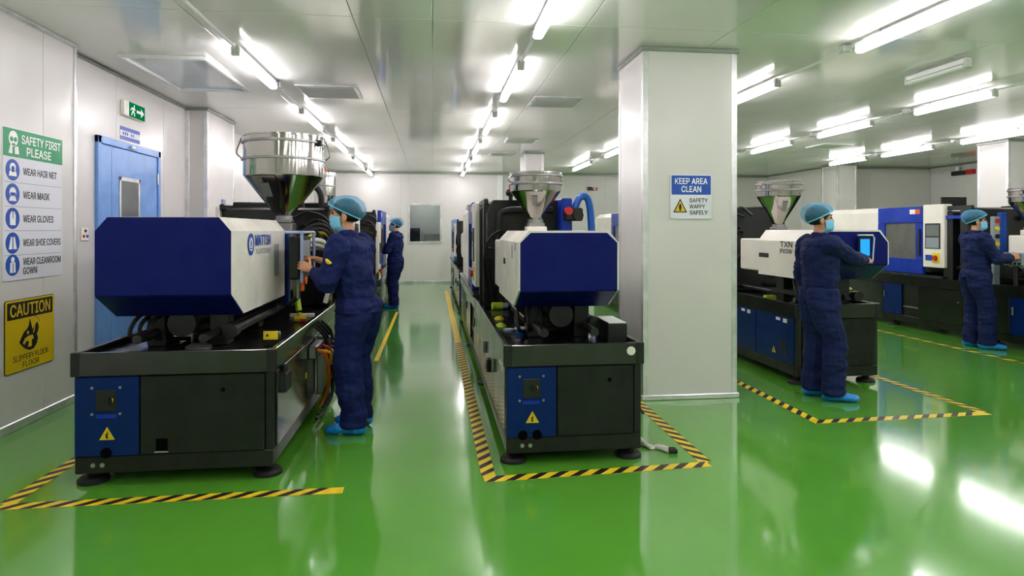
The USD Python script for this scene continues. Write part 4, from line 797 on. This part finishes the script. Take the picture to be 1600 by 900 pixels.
def person(label, loc, heading, sc, arms, feet, cloth, seed, patch=False, head=0.0, cuff=.055, lean=0.0):
    """forward is +x, left +y. arms: {side: (wrist, pole, hand dir, palm dir, curl)}; feet: {side: (x, y, turn)}; head: turn to the left in degrees"""
    t = thing('person', label, 'person', (loc[0], loc[1], 0), heading)
    def K(m):
        v = np.array(m.vertices); v[:, 0] += lean * np.maximum(v[:, 2] - .93, 0); m.vertices = v * sc; return m
    HR = trimesh.transformations.rotation_matrix(math.radians(head), (0, 0, 1))
    KH = lambda m: K((m.apply_transform(HR), m)[1])
    jb = lambda *e: bone(*[(c, np.asarray(r) * 1.1) for c, r in e]); pb_ = lambda *e: bone(*[(c, np.asarray(r) * np.array((1.2, 1.12, 1.0))) for c, r in e])
    skin, jk, tr, hd_ = [], [], [], []
    jk += [jb(((-.005, 0, .88), (.140, .180, .05)), ((0, 0, .98), (.120, .160, .04))), jb(((0, 0, 1.0), (.120, .160, .06)), ((.0, 0, 1.24), (.132, .182, .08))),
           jb(((.0, 0, 1.24), (.132, .18, .07)), ((-.02, .0, 1.365), (.105, .16, .06))), jb(((-.02, .12, 1.368), (.085, .07, .048)), ((-.02, -.12, 1.368), (.085, .07, .048)), ((-.015, 0, 1.42), (.062, .07, .026))),
           bone(((-.014, 0, 1.42), (.070, .072, .02)), ((-.008, 0, 1.468), (.064, .064, .012)))]
    skin += [bone(((0, 0, .95), (.09, .13, .08)), ((0, 0, 1.32), (.09, .14, .08))), bone(((-.015, 0, 1.34), .07), ((-.005, 0, 1.45), .052)), bone(((-.008, 0, 1.42), .054), ((.005, 0, 1.53), .054))]
    hands = []
    for sd in (1, -1):
        wr, pole, hd, pn, curl = arms[sd]
        S = np.array((-.015, sd * .185, 1.375)); E_, Wp = elbow_of(S, wr, .295, .265, pole)
        f = unit(Wp - E_)
        jk += [jb((S, (.082, .070, .074)), (S * .45 + E_ * .55, .064)), jb((S * .45 + E_ * .55, .064), (E_, .060)), jb((E_, .060), (E_ + f * .10, .058)), jb((E_ + f * .10, .058), (Wp - f * cuff, .050))]
        skin += [bone((S, .045), (E_, .040)), bone((E_, .038), (Wp - f * .02, .026)), bone((Wp - f * .03, .027), (Wp + unit(hd) * .012, .024))]
        hands += hand_of(Wp, hd, pn, sd, curl)
    for sd in (1, -1):
        fx, fy, turn = feet[sd]; A = np.array((fx, sd * fy, .10)); Hp = np.array((0, sd * .085, .90)); Kn = (A + Hp) / 2 + np.array((.035, sd * .01, .03))
        tr += [pb_(((-.012, sd * .07, .93), (.118, .098, .09)), (Hp + (-.005, 0, -.12), (.105, .098, .06))), pb_((Hp + (-.005, 0, -.12), (.105, .098, .06)), (Kn, (.082, .080, .06))), pb_((Kn, (.082, .080, .06)), (A + (-.008, 0, .06), (.076, .074, .03))), pb_((A + (-.008, 0, .06), (.080, .076, .03)), (A + (-.010, 0, -.03), (.080, .076, .02)))]
        skin += [bone((Hp, .07), (Kn, .05)), bone((Kn, .05), (A, .04)), bone((Hp, .07), ((0, 0, 1.0), .09)), bone((A, .04), (A + (0, 0, -.04), .035))]
    # head: skull, jaw, brow, nose, ears
    hd_ += [bone(((-.012, 0, 1.615), (.096, .074, .088)), ((.02, 0, 1.60), (.072, .068, .08))), bone(((.015, 0, 1.55), (.066, .062, .055)), ((.048, 0, 1.507), (.034, .038, .026))), bone(((.052, 0, 1.60), (.038, .05, .05)), ((.05, 0, 1.54), (.04, .045, .04))),
             bone(((.088, 0, 1.612), .010), ((.108, 0, 1.572), .0125)), bone(((.084, .022, 1.628), .011), ((.084, -.022, 1.628), .011)), bone(((.072, .02, 1.538), .012), ((.072, -.02, 1.538), .012))]
    for sd in (1, -1): hd_ += [bone(((-.004, sd * .074, 1.605), (.014, .010, .016)), ((-.008, sd * .082, 1.575), (.018, .008, .022)), ((.0, sd * .076, 1.552), (.010, .008, .010)))]
    skin += [m.rotate((0, 0, head)) for m in hd_]
    sm = soft(union(skin), .018, 6); hm = soft(union(hands), .006, 4)
    part(t, 'body', K(to_tm(to_m(sm) + to_m(hm))), 'skin', smooth=True)
    j = wrinkle(soft(union(jk), .013, 10), .027, (8, 8, 13), seed); jm = to_m(j)
    jm = jm.trim_by_plane((0, 0, 1), .885) if jm.status() == m3.Error.NoError else jm
    J = part(t, 'jacket', K(to_tm(jm)), cloth, smooth=40)
    p = wrinkle(soft(union(tr), .013, 9), .026, (7, 7, 13), seed + 3)
    part(t, 'trousers', K(p), cloth, smooth=True)
    for sd in (1, -1):
        fx, fy, turn = feet[sd]; c_, s_ = math.cos(turn), math.sin(turn)
        q = lambda a, b, z: (fx + a * c_ - b * s_, sd * fy + a * s_ + b * c_, z)
        sh = [bone((q(-.06, 0, .045), (.045, .042, .045)), (q(.06, 0, .045), (.05, .048, .042))), bone((q(.06, 0, .045), (.05, .048, .043)), (q(.155, 0, .034), (.045, .044, .032))), bone((q(-.02, 0, .06), (.06, .046, .04)), (q(-.012, 0, .115), (.058, .05, .02)))]
        m = wrinkle(soft(union(sh), .011, 5), .006, (28, 28, 22), seed + 7 + sd); m.vertices[:, 2] = np.maximum(m.vertices[:, 2], .002)
        part(t, 'shoe_cover', K(m), 'shoe_blue', 'blue plastic shoe cover', smooth=True)
    # hair, net, mask
    hr = soft(bone(((-.022, 0, 1.625), (.110, .090, .100))), .012, 2); v = hr.vertices; keep = to_m(hr).trim_by_plane(unit((-.62, 0, .6)), float(unit((-.62, 0, .6)) @ np.array((.0, 0, 1.562)))); keep = keep.trim_by_plane((0, 0, 1), 1.545)
    part(t, 'hair', KH(to_tm(keep)), 'hair', smooth=40)
    nt = soft(bone(((-.056, 0, 1.646), (.112, .103, .096)), ((.0, 0, 1.656), (.116, .104, .084))), .010, 2)
    nv = unit((-.46, 0, .888)); off = float(nv @ np.array((-.02, 0, 1.610)))
    vv = np.array(nt.vertices); dd = vv @ nv - off; ang = np.arctan2(vv[:, 1], vv[:, 0] + .03)
    g = np.clip(1 - dd / .09, 0, 1); ctr = np.array((-.025, 0, 0)); rad = vv - ctr; rad[:, 2] = 0
    nt.vertices = vv + rad * (.03 * g * np.clip(1 - g, 0, 1) + .035 * g * np.sin(ang * 26))[:, None] + nt.vertex_normals * (.006 * (meshkit.noise(vv * 30, seed) - .5))[:, None]
    net = to_m(nt).trim_by_plane(nv, off)
    N = part(t, 'hair_net', KH(to_tm(net)), 'net', 'pale blue bouffant hair net', smooth=50)
    bv = np.array(to_tm(net).vertices); bv = bv[np.abs(bv @ nv - off) < 2e-4]; cc = bv.mean(0); u1 = unit((.888, 0, .46)); aa = np.arctan2(bv[:, 1] - cc[1], (bv - cc) @ u1)
    rr = np.hypot(bv[:, 1] - cc[1], (bv - cc) @ u1); ka = np.linspace(-np.pi, np.pi, 41); ring = []
    for a in ka:
        w_ = np.abs((aa - a + np.pi) % (2 * np.pi) - np.pi) < .16; ring.append(cc + np.array((0, 1, 0)) * math.sin(a) * rr[w_].max() * .985 + u1 * math.cos(a) * rr[w_].max() * .985)
    part(N, 'elastic_band', KH(tube(ring, .0055, 6)), 'mask_blue', smooth=True)
    A_, Z_ = np.linspace(-1.25, 1.25, 25), np.linspace(0, 1, 11)
    def mpt(a, z, o):
        bul = math.sin(math.pi * z) ** .7; rx = .084 + .030 * bul * math.cos(a) ** 2 + o + .004 * (math.sin(z * 19) > .3); ry = .064 + o + .004 * bul
        zz = 1.478 + (1.588 - 1.478) * z; zz += (.010 * math.cos(a) ** 4 if z > .5 else -.012 * math.cos(a) ** 4) * abs(2 * z - 1) - .012 * (1 - math.cos(a))* (1 if z > .5 else -.6)
        return ((.002 + (rx - .002) * math.cos(a) - (.026 if z < .12 else 0)), ry * math.sin(a) * 1.03, zz)
    V = [mpt(a, z, o) for o in (0, .004) for a in A_ for z in Z_]; F = []; n1, n2 = len(A_), len(Z_); B = n1 * n2
    for i in range(n1 - 1):
        for k in range(n2 - 1):
            a, b, c_, d_ = i * n2 + k, (i + 1) * n2 + k, (i + 1) * n2 + k + 1, i * n2 + k + 1
            F += [(B + a, B + b, B + c_), (B + a, B + c_, B + d_), (a, c_, b), (a, d_, c_)]
    ed = [i * n2 for i in range(n1)] + [(n1 - 1) * n2 + k for k in range(1, n2)] + [i * n2 + n2 - 1 for i in range(n1 - 2, -1, -1)] + [k for k in range(n2 - 2, 0, -1)]
    for a, b in zip(ed, ed[1:] + ed[:1]): F += [(a, b, B + b), (a, B + b, B + a)]
    M_ = part(t, 'face_mask', KH(tm(V, F)), 'mask_blue', 'pale blue face mask', smooth=50)
    for sd in (1, -1): part(M_, 'ear_loop', KH(tube(spline([(.03, sd * .066, 1.575), (-.01, sd * .083, 1.60), (-.024, sd * .082, 1.575), (-.006, sd * .08, 1.55), (.03, sd * .063, 1.497)], 14), .0014, 5)), 'white')
    for sd in (1, -1):
        part(t, 'eye', KH(hull(man_pts((.082, sd * .032, 1.607), (.011, .014, .007)))), 'eye', smooth=True)
        part(t, 'eyebrow', KH(tube([(.094, sd * .016, 1.629), (.09, sd * .034, 1.633), (.076, sd * .05, 1.628)], .0035, 5)), 'hair', smooth=True)
    if patch:
        S = np.array((-.015, .185, 1.375)); E_, _ = elbow_of(S, arms[1][0], .295, .265, arms[1][1]); c0 = S * .55 + E_ * .45
        part(J, 'sleeve_badge', K(hull(np.vstack([man_pts(c0 + (-.012, .076, .0), (.024, .011, .012), 8), man_pts(c0 + (.002, .078, .02), (.012, .01, .012), 8)]))), 'tape_yellow', 'yellow sleeve badge')
        part(J, 'chest_badge', K(hull(man_pts((.128, .075, 1.29), (.008, .02, .02), 8))), 'tape_yellow', 'yellow chest badge')
    return t
grip = (.55, .7, .5)
person('worker in navy overalls facing left at the big left machine, nearest of all workers', (-.545, 4.80), 158, .99,
    {1: ((.285, .10, 1.19), (-.1, .45, -1), (.93, -.15, .35), (0, -.8, -.4), (.3, .4, .3)), -1: ((.34, -.10, 1.255), (-.2, -.6, -1), (.97, .1, .15), (.2, .3, -1), (.3, .4, .3))},
    {1: (-.01, .10, .2), -1: (.05, .12, .15)}, 'cloth_navy', 11, patch=True, head=20, cuff=.10, lean=.16)
person('small far worker in navy overalls standing in the aisle facing left', (-.70, 12.25), 165, .975,
    {1: ((.30, .10, 1.10), (-.2, .6, -1), (.95, -.1, .2), (0, -.6, -.6), (.3, .4, .3)), -1: ((.32, -.14, 1.14), (-.2, -.6, -1), (.95, .0, .2), (0, .3, -1), (.3, .4, .3))},
    {1: (.0, .09, .0), -1: (.07, .10, -.1)}, 'cloth_navy', 23, head=8)
person('worker in navy overalls facing right and touching a lit tablet', (3.36, 5.22), -2, .98,
    {1: ((.10, .25, .86), (-.5, .4, -.6), (.3, -.1, -.9), (0, -1, 0), (.3, .4, .3)), -1: ((.455, .055, 1.215), (.05, -.7, -1), (.85, .5, .15), (-.1, .6, -.7), (.35, .5, .4))},
    {1: (.0, .10, -.2), -1: (.07, .11, -.35)}, 'cloth_dark', 37, head=-14)
person('worker in navy overalls at the right edge of the picture holding a pendant', (6.74, 7.22), -14, .99,
    {1: ((.30, .14, 1.1), (-.3, .6, -.8), (.9, -.2, .1), (0, -1, 0), (.3, .4, .3)), -1: ((.345, -.10, 1.14), (-.1, -.5, -1), (.95, .15, .15), (0, .8, -.4), grip)},
    {1: (.0, .10, -.1), -1: (.07, .11, -.3)}, 'cloth_dark', 53, head=-14)
